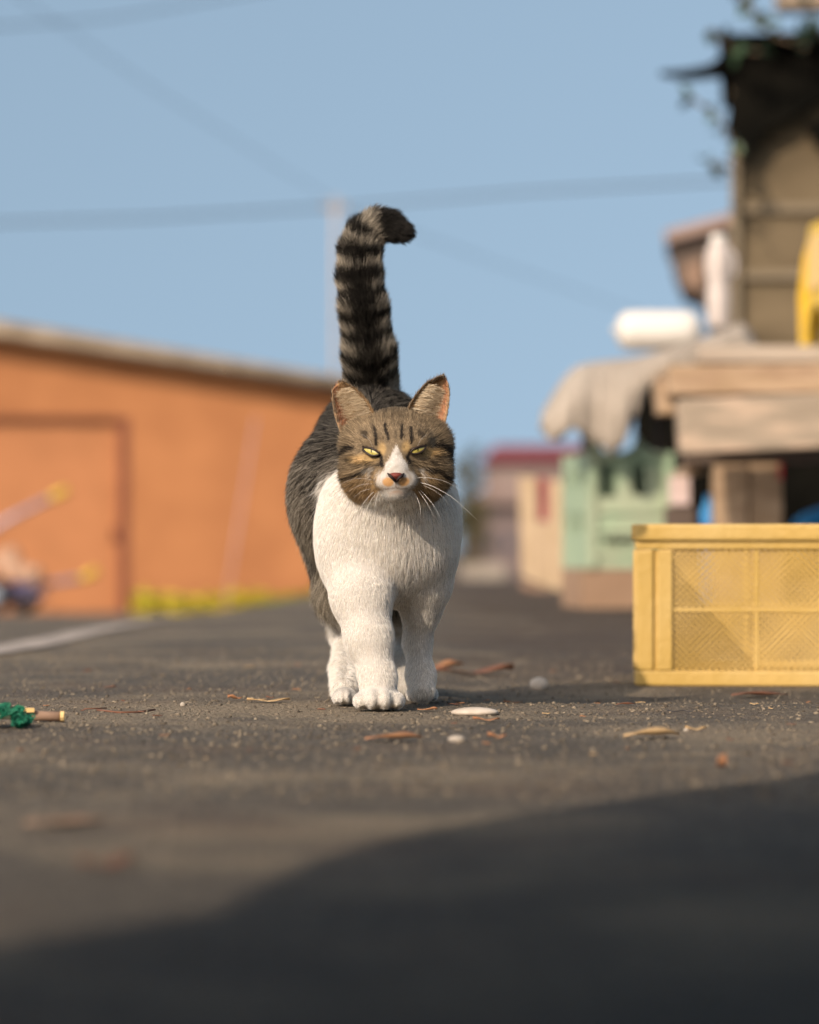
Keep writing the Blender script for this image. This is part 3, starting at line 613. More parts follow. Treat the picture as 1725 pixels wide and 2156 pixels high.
# ------------------------------------------------------------------ yellow harvest crate
M_ycr = mat('ochre_crate_plastic', (0.43, 0.285, 0.07), (0.51, 0.345, 0.105), 9, 0.5, 0.15, 80, spec=0.45, c3=(0.50, 0.35, 0.12), c3s=6)
YW, YD, YH = 0.55, 0.37, 0.218
yo = P(1338, 1445, 3.913); yc = empty('harvest_crate', (yo.x, yo.y, -0.009), -0.077); tag(yc, 'ochre yellow plastic harvest crate with diamond mesh sides on the asphalt', 'crate')
def crate_side(L, M, endposts):
    def B(name, x0, x1, z0, z1, y0, y1, bev=0.003): 
        o = MB().box(((x0+x1)/2, (y0+y1)/2, (z0+z1)/2), (x1-x0, y1-y0, z1-z0), None, bev).build(name, M_ycr, yc, False); o.matrix_basis = M; return o
    B('top_rail', 0.0, L, YH-0.022, YH, -0.006, 0.014, 0.004)
    B('bottom_rail', 0.002, L-0.002, 0.0, 0.020, -0.002, 0.012, 0.003)
    B('lip', 0.0, L, YH-0.034, YH-0.0225, 0.0, 0.008, 0.002)
    for x in ((0.002, 0.024), (0.030, 0.050)): 
        B('post', x[0], x[1], 0.0205, YH-0.0345, -0.001, 0.012, 0.003); B('post', L-x[1], L-x[0], 0.0205, YH-0.0345, -0.004, 0.012, 0.004)
    B('backing', 0.024, 0.031, 0.0205, YH-0.035, 0.004, 0.010, 0); B('backing', L-0.031, L-0.024, 0.0205, YH-0.035, 0.004, 0.010, 0)
    B('rib', 0.0505, L-0.0505, 0.099, 0.105, 0.003, 0.008, 0.001)
    nx = 4; 
    for k in range(1, nx): x = 0.0505+(L-0.101)*k/nx; B('rib', x-0.003, x+0.003, 0.0205, 0.0985, 0.0032, 0.0075, 0.001); B('rib', x-0.003, x+0.003, 0.1055, YH-0.035, 0.0032, 0.0075, 0.001)
    mb = MB()
    X0, X1 = 0.050, L-0.050; Z0, Z1 = 0.020, YH-0.034; step = 0.0088
    for sgn, yy in ((1, 0.0045), (-1, 0.0060)):
        c = X0-(Z1-Z0)*1.0
        while c < X1+(Z1-Z0):
            # line x = c + sgn-ish*(z-Z0), clipped to the panel
            a = [(c, Z0), (c+(Z1-Z0), Z1)] if sgn > 0 else [(c+(Z1-Z0), Z0), (c, Z1)]
            (xa, za), (xb, zb) = a
            ta, tb = 0.0, 1.0; dx = xb-xa
            for lim, lo_ in ((X0, True), (X1, False)):
                t = (lim-xa)/dx
                if (dx > 0) == lo_: ta = max(ta, t)
                else: tb = min(tb, t)
            if tb > ta:
                p = Vector((xa+dx*ta, yy, za+(zb-za)*ta)); q = Vector((xa+dx*tb, yy, za+(zb-za)*tb))
                if (q-p).length > 0.002:
                    u = (q-p).normalized(); n = Vector((-u.z, 0, u.x))*(0.0008 if sgn > 0 else 0.0015); b_ = Vector((0, 0.0007, 0))
                    vs = [mb.bm.verts.new(v) for v in (p-n-b_, p+n-b_, p+n+b_, p-n+b_, q-n-b_, q+n-b_, q+n+b_, q-n+b_)]
                    for f_ in ((0, 1, 5, 4), (1, 2, 6, 5), (2, 3, 7, 6), (3, 0, 4, 7)): mb.bm.faces.new([vs[i] for i in f_])
            c += step
    o = mb.build('mesh_lattice', M_ycr, yc); o.matrix_basis = M; o['kind'] = 'stuff'
crate_side(YW, Matrix.Identity(4), True)
crate_side(YD-0.03, Matrix.Translation((0.001, YD-0.0155, 0)) @ Matrix.Rotation(-PI/2, 4, 'Z'), False)
crate_side(YD-0.03, Matrix.Translation((YW-0.001, 0.0155, 0)) @ Matrix.Rotation(PI/2, 4, 'Z'), False)
crate_side(YW, Matrix.Translation((YW, YD, 0)) @ Matrix.Rotation(PI, 4, 'Z'), True)
mb = MB()
for k in range(24): mb.box((0.02+k*0.0214, YD/2, 0.008), (0.006, YD-0.03, 0.006))
for k in range(14): mb.box((YW/2, 0.02+k*0.0243, 0.011), (YW-0.03, 0.006, 0.005))
o = mb.build('floor_grid', M_ycr, yc); o['kind'] = 'stuff'

# ------------------------------------------------------------------ small things lying on the asphalt
def G(x, y):
    d = CAM_H*F/(y-HZ); return Vector(((x-CX)/F*d, d, float(ground_z((x-CX)/F*d, d))))
M_shell = mat('bleached_shell', (0.38, 0.33, 0.27), (0.50, 0.44, 0.37), 60, 0.6)
M_dry = mat('dry_orange_leaf', (0.26, 0.12, 0.06), (0.38, 0.20, 0.10), 40, 0.8)
M_dry2 = mat('dry_tan_leaf', (0.38, 0.25, 0.12), (0.52, 0.37, 0.2), 40, 0.8)
M_dryp = mat('pale_pink_leaf', (0.24, 0.15, 0.10), (0.30, 0.2, 0.13), 40, 0.8)
M_dry3 = mat('dry_dark_leaf', (0.12, 0.055, 0.035), (0.22, 0.10, 0.06), 40, 0.8)
M_peb = mat('grey_pebble', (0.27, 0.24, 0.20), (0.36, 0.32, 0.27), 60, 0.7)
def lump(name, px, py, wpx, hpx, m, label, cat, dep=0.8, jit=0.05):
    p = G(px, py); s_ = p.y/F; rx, rz = wpx/2*s_, hpx*s_
    mb = MB(); mb.sphere(p+Vector((0, 0, rz*0.35)), (rx, rx*dep, rz*0.65), sub=3, jit=jit*0.4); o = bm_obj(name, mb, m, p, True); tag(o, label, cat); return o
lump('shell', 1000, 1506, 102, 17, M_shell, 'flat bleached white shell on the asphalt just right of the cat', 'shell', 0.6)
lump('pebble', 1136, 1436, 42, 26, M_shell, 'round white pebble between the cat and the yellow crate', 'pebble')
lump('pebble', 962, 1562, 38, 14, M_peb, 'blurred pale pebble on the asphalt in front of the flat shell', 'pebble')
lump('pebble', 1446, 1540, 14, 7, M_peb, 'tiny pale pebble between the two tan leaves in front of the yellow crate', 'pebble')
lump('pebble', 385, 1487, 12, 9, M_peb, 'tiny pale pebble on the left between twig and cat', 'pebble')
def dryleaf(px, py, wpx, hpx, m, label, rot=None, group=None, name='dry_leaf'):
    p = G(px, py); L = wpx*p.y/F; hz = hpx*p.y/F; n = 9; V, Fc = [], []
    cu = random.uniform(0.6, 1.2); ph = random.uniform(0, 6)
    for i in range(n):
        t = i/(n-1); wd = L*0.23*math.sin(PI*min(max(t, 0.03), 0.97))**0.8
        for j in (-1, -0.4, 0.4, 1):
            V.append((L*(t-0.5), wd*j, max(0.0004, hz*(0.20+0.8*abs(j)**1.5*cu*0.8*(0.5+0.5*math.sin(5*t+ph))))+0.1*hz*math.sin(9*t+j)))
            if i and j > -1: a = len(V)-1; Fc.append((a-5, a-4, a, a-1))
    k = len(V); 
    o = link_mesh(name, V, Fc, m, smooth=True); md = o.modifiers.new('thick', 'SOLIDIFY'); md.thickness = 0.0006
    o.location = p+Vector((0, 0, 0.001)); o.rotation_euler = (0, 0, rot if rot is not None else random.uniform(-0.5, 0.5))
    tag(o, label, 'leaf', group); return o
dryleaf(1372, 1556, 118, 22, M_dry2, 'tan dry leaf on the asphalt in front of the yellow crate', 0.1)
dryleaf(1465, 1540, 44, 10, M_dry2, 'short tan leaf right of the long tan leaf before the crate', 0.0)
dryleaf(828, 1562, 120, 20, M_dry, 'long orange brown leaf lying in front of the cat paws', -0.05)
dryleaf(1047, 1558, 40, 16, M_dry, 'small orange leaf beside the blurred pale pebble', 0.2)
dryleaf(1024, 1520, 56, 9, M_dry, 'thin reddish leaf right below the flat shell', 0.0)
dryleaf(900, 1499, 44, 9, M_dry, 'small orange leaf touching the shadow right of the front paw', -0.3)
dryleaf(1000, 1408, 165, 28, M_dry3, 'long brown leaf lying behind the cat right of its legs', 0.1)
dryleaf(940, 1404, 80, 20, M_dry, 'orange leaf behind the cat beside the long brown leaf', 0.6)
dryleaf(1520, 1622, 42, 34, M_dry, 'curled orange leaf on the sunny strip at the lower right', 1.2)
dryleaf(135, 1740, 170, 22, M_dryp, 'blurred pinkish tan leaf on the sunny ground at lower left', 0.2)
dryleaf(225, 1830, 120, 30, M_dry3, 'blurred dark leaf at the edge of the big shadow, lower left', 0.4)
dryleaf(565, 1480, 90, 12, M_dry2, 'narrow tan leaf left of the cat rear paw', 0.05)
dryleaf(495, 1476, 34, 16, M_dry, 'curled orange leaf left of the cat beside a narrow tan leaf', 0.5)
dryleaf(1318, 1487, 40, 8, M_dry3, 'small reddish leaf beyond the end of the cat shadow', 0.1)
dryleaf(1600, 1452, 120, 14, M_dry3, 'dark dry leaf against the bottom rail of the yellow crate', 0.05)
dryleaf(1080, 1466, 40, 9, M_dry, 'orange scrap of leaf beyond the cat shadow', 0.2)
for k in range(46):
    py = random.choice([random.uniform(1462, 1530), random.uniform(1470, 1620), random.uniform(1400, 1480)]); px = random.uniform(10, 1715)
    if 690 < px < 930 and py < 1515: continue
    dryleaf(px, py, random.uniform(9, 26), random.uniform(2, 6), random.choice([M_dry, M_dry2, M_dry3]), 'tiny dry leaf fragment scattered on the sunlit asphalt', random.uniform(-1, 1), 'tiny leaf fragments on the asphalt', 'leaf_fragment')
def twig(pts, r, label, m=None, group=None):
    q = [G(x, y)+Vector((0, 0, r*0.7)) for x, y in pts]; o = bm_obj('twig', MB().tube(q, r, 7), m or M_dry3, q[0], True); tag(o, label, 'twig', group); return o
twig([(205, 1497), (250, 1502), (290, 1501), (326, 1496)], 0.0012, 'thin dark twig on the asphalt left of the cat')
twig([(178, 1494), (225, 1492)], 0.0008, 'very short twig behind the thin dark twig at left')
twig([(1405, 1496), (1418, 1499), (1440, 1497), (1456, 1500)], 0.0006, 'curly black thread of twig in front of the yellow crate', M_black)
# cut stick and green netting at the left edge
M_greennet = mat('green_netting', (0.0, 0.085, 0.05), (0.01, 0.17, 0.09), 200, 0.6)
M_fibre = mat('straw_fibre', (0.45, 0.42, 0.2), (0.6, 0.55, 0.3), 60, 0.7)
M_cut = mat('cut_wood', (0.62, 0.42, 0.16), (0.72, 0.52, 0.24), 40, 0.8)
q0 = G(52, 1521); stx = empty('cut_stick', q0); tag(stx, 'short brown stick with a pale cut end at the left edge', 'stick')
s_ = q0.y/F
MB().tube([(0, 0, 0.007), (0.022*1, 0.004, 0.006), (0.036, 0, 0.006)], [0.0055, 0.005, 0.005], 10).build('bark', M_midbrown, stx, True)
MB().tube([(0.0362, 0, 0.006), (0.040, 0, 0.006)], [0.0058, 0.0050], 10).build('cut_end', M_cut, stx)
MB().box((0.004, -0.004, 0.0125), (0.012, 0.008, 0.004), 0.2).build('chip', M_cut, stx)
gn = G(-8, 1532); gno = empty('green_netting', gn); tag(gno, 'crumpled green netting with straw fibres at the left edge', 'netting')
V, Fc = [], []
for i in range(22):
    for j in range(14):
        a = i/21*2.6-0.3; r_ = 0.020+0.004*math.sin(3*j+i)+0.003*math.sin(5*i)
        V.append((r_*1.35*math.cos(a), (j-7)*0.0045, r_*0.62*math.sin(a)+0.006+0.003*math.sin(j*1.9+i)))
        if i and j: k = len(V)-1; Fc.append((k-15, k-14, k, k-1))
ob = link_mesh('net', V, Fc, M_greennet, gno); md = ob.modifiers.new('w', 'WIREFRAME'); md.thickness = 0.0016; md.use_even_offset = False
ob = link_mesh('net_lining', [(v[0]*0.93, v[1]*0.95, v[2]*0.93) for v in V], Fc, M_greennet, gno)
for (xa, ya, xb, yb) in ((-20, 1484, 48, 1508), (-20, 1512, 44, 1514)):
    A, B = P(xa, ya, 2.86)-gn, P(xb, yb, 2.90)-gn; MB().tube([A, A.lerp(B, .5)+Vector((0, 0, .001)), B], [0.0018, 0.0016, 0.0008], 6).build('fibre', M_fibre, gno)
# ------------------------------------------------------------------ THE CAT: one continuous skin grown from a distance field
def V3(p): return np.array(p[:] if hasattr(p, '__len__') else p, dtype=np.float64)
def Pn(x, y, d): return np.array(P(x, y, d)[:])
HO = Pn(834.1, 974.8, 3.10)                       # head origin; head units are millimetres u (right), v (back), w (up)
def Hd(u, v, w): return HO+np.array([u, v, w])*0.001
prims = []                                        # kind, params, smooth k, group
def ell(c, r, k, grp, rot=0.0): prims.append(('e', (np.array(c), np.array(r), rot), k, grp))
def cap(a, b, ra, rb, k, grp): prims.append(('c', (np.array(a), np.array(b), ra, rb), k, grp))
# trunk
ell(Pn(818, 1115, 3.225), (.073, .088, .088), .02, 'chest')
ell(Pn(728, 1140, 3.20), (.030, .045, .060), .03, 'chest')
ell(Pn(900, 1120, 3.215), (.029, .045, .060), .03, 'chest')
ell(Pn(775, 1035, 3.37), (.083, .120, .085), .04, 'body')
ell(Pn(765, 1060, 3.36), (.078, .090, .088), .03, 'body')
ell(Pn(786, 955, 3.47), (.069, .085, .080), .04, 'body')
cap(Pn(834, 985, 3.14), Pn(822, 1075, 3.23), .050, .062, .03, 'neck')
# head
def mm(*a): return np.array(a)*0.001
ell(Hd(0, 36, 13), mm(51, 46, 47), .02, 'head')
for s in (-1, 1):
    ell(Hd(s*33, 26, -11), mm(25, 25, 25), .016, 'head')
    ell(Hd(s*22, 0, 25), mm(14, 12, 9), .012, 'head')
ell(Hd(0, 22, -24), mm(36, 30, 18), .014, 'head')
for s in (-1, 1): ell(Hd(s*37, 32, 23), mm(21, 20, 24), .014, 'head')
cap(Hd(0, 0, 20), Hd(0, -16, -5), .014, .0095, .012, 'head')
cap(Hd(0, 0, -16), Hd(0, -12, -17), .019, .0165, .014, 'head')
for s in (-1, 1): ell(Hd(s*10.5, -14, -20.0), mm(12.5, 11, 10), .005, 'head')
ell(Hd(0, -10, -33), mm(11.5, 10, 7.5), .007, 'head')
# legs: (points with radii)
def chain(pts, k, grp):
    for (a, ra), (b, rb) in zip(pts, pts[1:]): cap(a, b, ra, rb, k, grp)
chain([(Pn(745, 1170, 3.19), .033), (Pn(761, 1255, 3.165), .0315), (Pn(777, 1345, 3.148), .0242), (Pn(795, 1425, 3.135), .0178), (Pn(798, 1462, 3.128), .0185)], .014, 'leg')
chain([(Pn(898, 1180, 3.22), .030), (Pn(893, 1235, 3.22), .0275), (Pn(887, 1285, 3.228), .0195), (Pn(879, 1350, 3.235), .0138), (Pn(886, 1420, 3.225), .0138), (Pn(889, 1452, 3.212), .0145)], .014, 'leg')
chain([(Pn(722, 1120, 3.42), .050), (Pn(728, 1250, 3.38), .032), (Pn(738, 1340, 3.44), .0185), (Pn(728, 1410, 3.34), .0145), (Pn(725, 1452, 3.27), .0140)], .016, 'hind')
chain([(Pn(830, 1110, 3.48), .048), (Pn(838, 1240, 3.44), .032), (Pn(846, 1335, 3.55), .0175), (Pn(852, 1400, 3.47), .0145), (Pn(857, 1445, 3.42), .0145)], .016, 'hind')
def paw(cx, xw, ytop, ybot, d, grp='paw'):
    """four toes in front of a pad; xw is the paw's width in photo units"""
    z1 = 0.0015; c = Pn(cx, ybot, d); W = xw/F*d; h = (ybot-ytop)/F*d
    ell((c[0], d+0.012, z1+h*0.46), (W*0.42, .024, h*0.46), .006, grp)
    for k, (o, r, f) in enumerate(((-0.36, .80, .009), (-0.125, 1.0, 0.0), (0.125, 1.0, 0.0), (0.36, .80, .009))):
        ell((c[0]+o*W, d-0.008+f, z1+h*0.42*r+0.0005), (W*0.158, .0165, h*0.42*r), .0042, grp)
def gd(y): return CAM_H*F/(y-HZ)
pd = {'front_l': (798, 106, 1447, 1500, gd(1500)+0.020), 'front_r': (889, 66, 1440, 1483, gd(1481)), 'hind_l': (726, 52, 1447, 1487, gd(1487)), 'hind_r': (862, 52, 1430, 1466, gd(1467))}
for q in pd.values(): paw(*q)
# tail centre line
TL = [(790, 900, 3.50), (784, 832, 3.475), (778, 746, 3.45), (766, 649, 3.44), (758, 585, 3.44), (758, 530, 3.44), (768, 496, 3.44), (793, 476, 3.44), (820, 476, 3.435), (847, 487, 3.43)]
TR = [.034, .0298, .0268, .0240, .0222, .0205, .0182, .0164, .0150, .0115]
TC = np.array([Pn(*p) for p in TL])
chain([(TC[i], TR[i]) for i in range(len(TL))], .008, 'tail')

def sdf_prim(pr, X, Y, Z):
    kind, q, k, g = pr
    if kind == 'e':
        c, r, rot = q; dx, dy, dz = (X-c[0]), (Y-c[1]), (Z-c[2])
        k0 = np.sqrt((dx/r[0])**2+(dy/r[1])**2+(dz/r[2])**2); k1 = np.sqrt((dx/r[0]**2)**2+(dy/r[1]**2)**2+(dz/r[2]**2)**2)
        return k0*(k0-1)/np.maximum(k1, 1e-6)
    a, b, ra, rb = q; ab = b-a; L2 = ab @ ab
    t = np.clip(((X-a[0])*ab[0]+(Y-a[1])*ab[1]+(Z-a[2])*ab[2])/L2, 0, 1)
    return np.sqrt((X-a[0]-t*ab[0])**2+(Y-a[1]-t*ab[1])**2+(Z-a[2]-t*ab[2])**2)-(ra+(rb-ra)*t)
def axis(segs):
    out_ = []
    for a, b, s_ in segs: out_.append(np.arange(a, b, s_))
    return np.concatenate(out_+[[segs[-1][1]]])
gxa = axis([(-.150, -.085, .003), (-.085, .062, .0017), (.062, .090, .003)])
gya = axis([(3.02, 3.19, .0018), (3.19, 3.30, .0028), (3.30, 3.62, .0042)])
gza = axis([(-.003, .042, .0016), (.042, .20, .0032), (.20, .345, .0018), (.345, .60, .0036)])
phi = np.full((len(gxa), len(gya), len(gza)), 0.05, dtype=np.float32)
for pr in prims:
    kind, q, k, g = pr
    if kind == 'e': lo = q[0]-q[1]; hi = q[0]+q[1]
    else: lo = np.minimum(q[0]-q[2], q[1]-q[3]); hi = np.maximum(q[0]+q[2], q[1]+q[3])
    mg = k*1.2+0.012
    i0, i1 = np.searchsorted(gxa, [lo[0]-mg, hi[0]+mg]); j0, j1 = np.searchsorted(gya, [lo[1]-mg, hi[1]+mg]); l0, l1 = np.searchsorted(gza, [lo[2]-mg, hi[2]+mg])
    sub = phi[i0:i1, j0:j1, l0:l1]
    d = sdf_prim(pr, gxa[i0:i1, None, None], gya[None, j0:j1, None], gza[None, None, l0:l1]).astype(np.float32)
    h = np.maximum(k-np.abs(sub-d), 0)/k
    phi[i0:i1, j0:j1, l0:l1] = np.minimum(sub, d)-h*h*k*0.25
# eye sockets pressed in a little
def surface_nets(phi, ax, ay, az):
    s = phi < 0; nx, ny, nz = phi.shape
    cnt = np.zeros((nx-1, ny-1, nz-1), np.int8)
    for a in (0, 1):
        for b in (0, 1):
            for c in (0, 1): cnt += s[a:nx-1+a, b:ny-1+b, c:nz-1+c]
    act = (cnt > 0) & (cnt < 8); I, J, K = np.nonzero(act); idx = np.full(act.shape, -1, np.int64); idx[act] = np.arange(len(I))
    acc = np.zeros((len(I), 3)); n = np.zeros(len(I))
    cr = [(a, b, c) for a in (0, 1) for b in (0, 1) for c in (0, 1)]
    for A in cr:
        for ax_ in range(3):
            if A[ax_]: continue
            B = list(A); B[ax_] = 1
            pa = phi[I+A[0], J+A[1], K+A[2]].astype(float); pb_ = phi[I+B[0], J+B[1], K+B[2]].astype(float)
            m = (pa < 0) != (pb_ < 0); t = np.where(m, pa/np.where(m, pa-pb_, 1), 0)
            xa = np.stack([ax[I+A[0]], ay[J+A[1]], az[K+A[2]]], 1); xb = np.stack([ax[I+B[0]], ay[J+B[1]], az[K+B[2]]], 1)
            acc += np.where(m[:, None], xa+(xb-xa)*t[:, None], 0); n += m
    verts = acc/n[:, None]; quads = []
    m = s[:-1, 1:-1, 1:-1] != s[1:, 1:-1, 1:-1]; i, j, k = np.nonzero(m); j = j+1; k = k+1
    f = np.stack([idx[i, j-1, k-1], idx[i, j, k-1], idx[i, j, k], idx[i, j-1, k]], 1); fl = ~s[i, j, k]; f[fl] = f[fl][:, ::-1]; quads.append(f)
    m = s[1:-1, :-1, 1:-1] != s[1:-1, 1:, 1:-1]; i, j, k = np.nonzero(m); i = i+1; k = k+1
    f = np.stack([idx[i-1, j, k-1], idx[i-1, j, k], idx[i, j, k], idx[i, j, k-1]], 1); fl = ~s[i, j, k]; f[fl] = f[fl][:, ::-1]; quads.append(f)
    m = s[1:-1, 1:-1, :-1] != s[1:-1, 1:-1, 1:]; i, j, k = np.nonzero(m); i = i+1; j = j+1
    f = np.stack([idx[i-1, j-1, k], idx[i, j-1, k], idx[i, j, k], idx[i-1, j, k]], 1); fl = ~s[i, j, k]; f[fl] = f[fl][:, ::-1]; quads.append(f)
    return verts, np.concatenate(quads)
SV, SQ = surface_nets(phi, gxa, gya, gza)
# smooth the skin a little
E = np.concatenate([SQ[:, [0, 1]], SQ[:, [1, 2]], SQ[:, [2, 3]], SQ[:, [3, 0]]])
def smooth(V, E, it, lam):
    deg = np.bincount(E[:, 0], minlength=len(V))+np.bincount(E[:, 1], minlength=len(V))
    for _ in range(it):
        a = np.stack([np.bincount(E[:, 0], V[E[:, 1], c], len(V))+np.bincount(E[:, 1], V[E[:, 0], c], len(V)) for c in range(3)], 1)/deg[:, None]
        V = V+(a-V)*lam
    return V
SV = smooth(SV, E, 4, 0.5)

# ---- ears: thin cupped shells, joined into the same skin
def Z(zx, zy): return np.array([(zx-880)*0.1024, (1100-zy)*0.1024])      # close-up photo units to head u,w
ears = []
EV, EF = [], []; EIN = []; NTe, NSe = 18, 14
def bez(pts, t):
    pts = [np.array(p, float) for p in pts]; n = len(pts)-1; x = t*n; i = min(int(x), n-1); f = x-i
    p0, p1, p2, p3 = pts[max(i-1, 0)], pts[i], pts[i+1], pts[min(i+2, n)]
    return 0.5*((2*p1)+(-p0+p2)*f+(2*p0-5*p1+4*p2-p3)*f*f+(-p0+3*p1-3*p2+p3)*f**3)
ear_def = {'l': dict(out=[(300, 790), (246, 640), (216, 500), (200, 400), (203, 322)], inn=[(660, 600), (600, 470), (500, 352), (405, 275), (328, 240)], side=-1),
           'r': dict(out=[(1370, 790), (1402, 650), (1432, 500), (1443, 360), (1425, 240)], inn=[(985, 590), (1030, 470), (1105, 352), (1215, 240), (1345, 182)], side=1)}
base = len(SV)
for key, e in ear_def.items():
    rows_f, rows_b = [], []
    for i in range(NTe):
        t = i/(NTe-1); o_ = Z(*bez(e['out'], t)); n_ = Z(*bez(e['inn'], t)); rf, rb = [], []
        for j in range(NSe):
            s_ = j/(NSe-1); c = o_*(1-s_)+n_*s_
            tip = 3.0*math.sin(PI*s_)*max(0, (t-0.8)/0.2)**2; c = c+np.array([0, tip])
            cup = math.sin(PI*s_)**0.8*(17*(1-t)**0.7+2.5); lean = 27+6*(1-s_)+2*t
            rf.append(Hd(c[0], lean+cup, c[1])); rb.append(Hd(c[0]*1.0, lean+cup+1.6+1.5*math.sin(PI*s_), c[1]))
        rows_f.append(rf); rows_b.append(rb)
    e['front'] = np.array(rows_f); e['back'] = np.array(rows_b)
    ears.append(e)
ear_verts, ear_faces = [], []
for e in ears:
    b0 = base+len(ear_verts); n = NTe*NSe
    ear_verts += list(e['front'].reshape(-1, 3))+list(e['back'].reshape(-1, 3)); sd_ = e['side']
    def q(a, b, c, d): ear_faces.append((a, b, c, d) if sd_ < 0 else (d, c, b, a))
    for i in range(NTe-1):
        for j in range(NSe-1):
            a = b0+i*NSe+j; q(a, a+1, a+NSe+1, a+NSe); a += n; q(a+NSe, a+NSe+1, a+1, a)
        for j in (0, NSe-1):
            a = b0+i*NSe+j; (q(a+n, a, a+NSe, a+NSe+n) if j == 0 else q(a, a+n, a+NSe+n, a+NSe))
    for j in range(NSe-1): a = b0+(NTe-1)*NSe+j; q(a, a+1, a+n+1, a+n)
AV = np.concatenate([SV, np.array(ear_verts)]); AQ = np.concatenate([SQ, np.array(ear_faces)])
cat_o = np.array([HO[0]*0.5-0.02, 3.28, 0.0])

# ---- coat colour
def vnoise(p, f, seed=0):
    r = np.random.default_rng(seed); o = np.zeros(len(p))
    for k in range(7):
        d = r.normal(size=3); d /= np.linalg.norm(d); o += np.sin(p @ d*f*r.uniform(0.6, 1.6)+r.uniform(0, 6.28))
    return o/3.0
def seg_dist(u, w, pts):
    d = np.full(len(u), 1e9); tt = np.zeros(len(u))
    for a, b in zip(pts, pts[1:]):
        a = np.array(a, float); b = np.array(b, float); ab = b-a; t = np.clip(((u-a[0])*ab[0]+(w-a[1])*ab[1])/(ab @ ab), 0, 1)
        dd = np.hypot(u-a[0]-t*ab[0], w-a[1]-t*ab[1]); d = np.minimum(d, dd)
    return d
C_W = lin([224, 219, 211]); C_DK = lin([38, 32, 27]); C_BR = lin([138, 121, 97]); C_CK = lin([170, 141, 100]); C_TAN = lin([212, 178, 122]); C_OR = lin([222, 165, 92]); C_GR = lin([134, 125, 108]); C_BK = lin([16, 14, 13])
strokes = [  # close-up photo units: points, half width, strength
 ([(655, 735), (668, 800), (678, 905)], 15, 1.0), ([(762, 690), (775, 770), (800, 860)], 13, 1.0), ([(945, 690), (942, 770), (940, 852)], 13, 1.0), ([(1035, 735), (1042, 810), (1040, 895)], 15, 1.0),
 ([(872, 770), (878, 845)], 12, .5), ([(840, 560), (850, 700)], 14, .35), ([(905, 560), (905, 680)], 13, .35),
 ([(545, 790), (575, 820)], 26, .8), ([(1125, 790), (1155, 815)], 26, .8),
 ([(252, 1095), (300, 1040), (350, 985), (425, 940)], 25, 1.0), ([(1310, 915), (1370, 960), (1430, 1010), (1490, 1060)], 27, 1.0), ([(1395, 1010), (1500, 1070)], 30, .9),
 ([(415, 1060), (455, 1075)], 17, .9), ([(455, 1110), (540, 1100), (620, 1100), (640, 1090)], 12, .75), ([(200, 1140), (260, 1215), (350, 1252), (470, 1225), (590, 1160)], 15, .95),
 ([(300, 1330), (400, 1330), (560, 1300)], 13, .45), ([(420, 1420), (520, 1390), (620, 1330)], 12, .35), ([(230, 1300), (330, 1420), (420, 1500)], 16, .6),
 ([(1215, 1085), (1270, 1100)], 16, .8), ([(1195, 1165), (1300, 1180), (1345, 1240), (1440, 1245)], 17, .95), ([(1130, 1080), (1180, 1140)], 14, .45), ([(1390, 1340), (1330, 1440), (1270, 1500)], 18, .7), ([(1250, 1030), (1330, 1035)], 13, .6),
 ([(1160, 1330), (1260, 1340), (1360, 1300)], 14, .4), ([(1450, 1180), (1480, 1330)], 26, .8),
 ([(535, 940), (610, 950), (690, 985), (715, 1020)], 9, 1.0), ([(540, 960), (580, 1010), (640, 1030), (712, 1030)], 7, 1.0), ([(1195, 920), (1110, 935), (1040, 965), (1015, 1000)], 9, 1.0), ([(1190, 940), (1150, 985), (1085, 1005), (1020, 1005)], 7, 1.0),
 ([(705, 1020), (728, 1060), (735, 1125)], 19, 1.0), ([(1020, 1005), (1002, 1050), (1022, 1105)], 17, 1.0),
 ([(600, 1275), (670, 1272)], 6, .6), ([(590, 1322), (665, 1320)], 6, .6), ([(600, 1380), (675, 1378)], 6, .6), ([(1100, 1250), (1150, 1245)], 5, .4),
 ([(740, 520), (760, 640)], 18, .35), ([(960, 520), (945, 640)], 18, .35), ([(620, 640), (640, 700)], 16, .3),
]
BND = np.array([0.0, .026, .049, .0715, .094, .1165, .1375, .157])      # tail bands measured back from the tip bend
def tail_param(p):
    best = np.full(len(p), 1e9); s_ = np.zeros(len(p)); acc = 0.0; T = np.zeros((len(p), 3))
    for a, b in zip(TC, TC[1:]):
        ab = b-a; L = np.linalg.norm(ab); t = np.clip(((p-a) @ ab)/(L*L), 0, 1); d = np.linalg.norm(p-a-t[:, None]*ab, axis=1)
        m = d < best; best[m] = d[m]; s_[m] = acc+t[m]*L; T[m] = ab/L; acc += L
    return s_, T, acc
RC = np.random.default_rng(99); hairjit = False
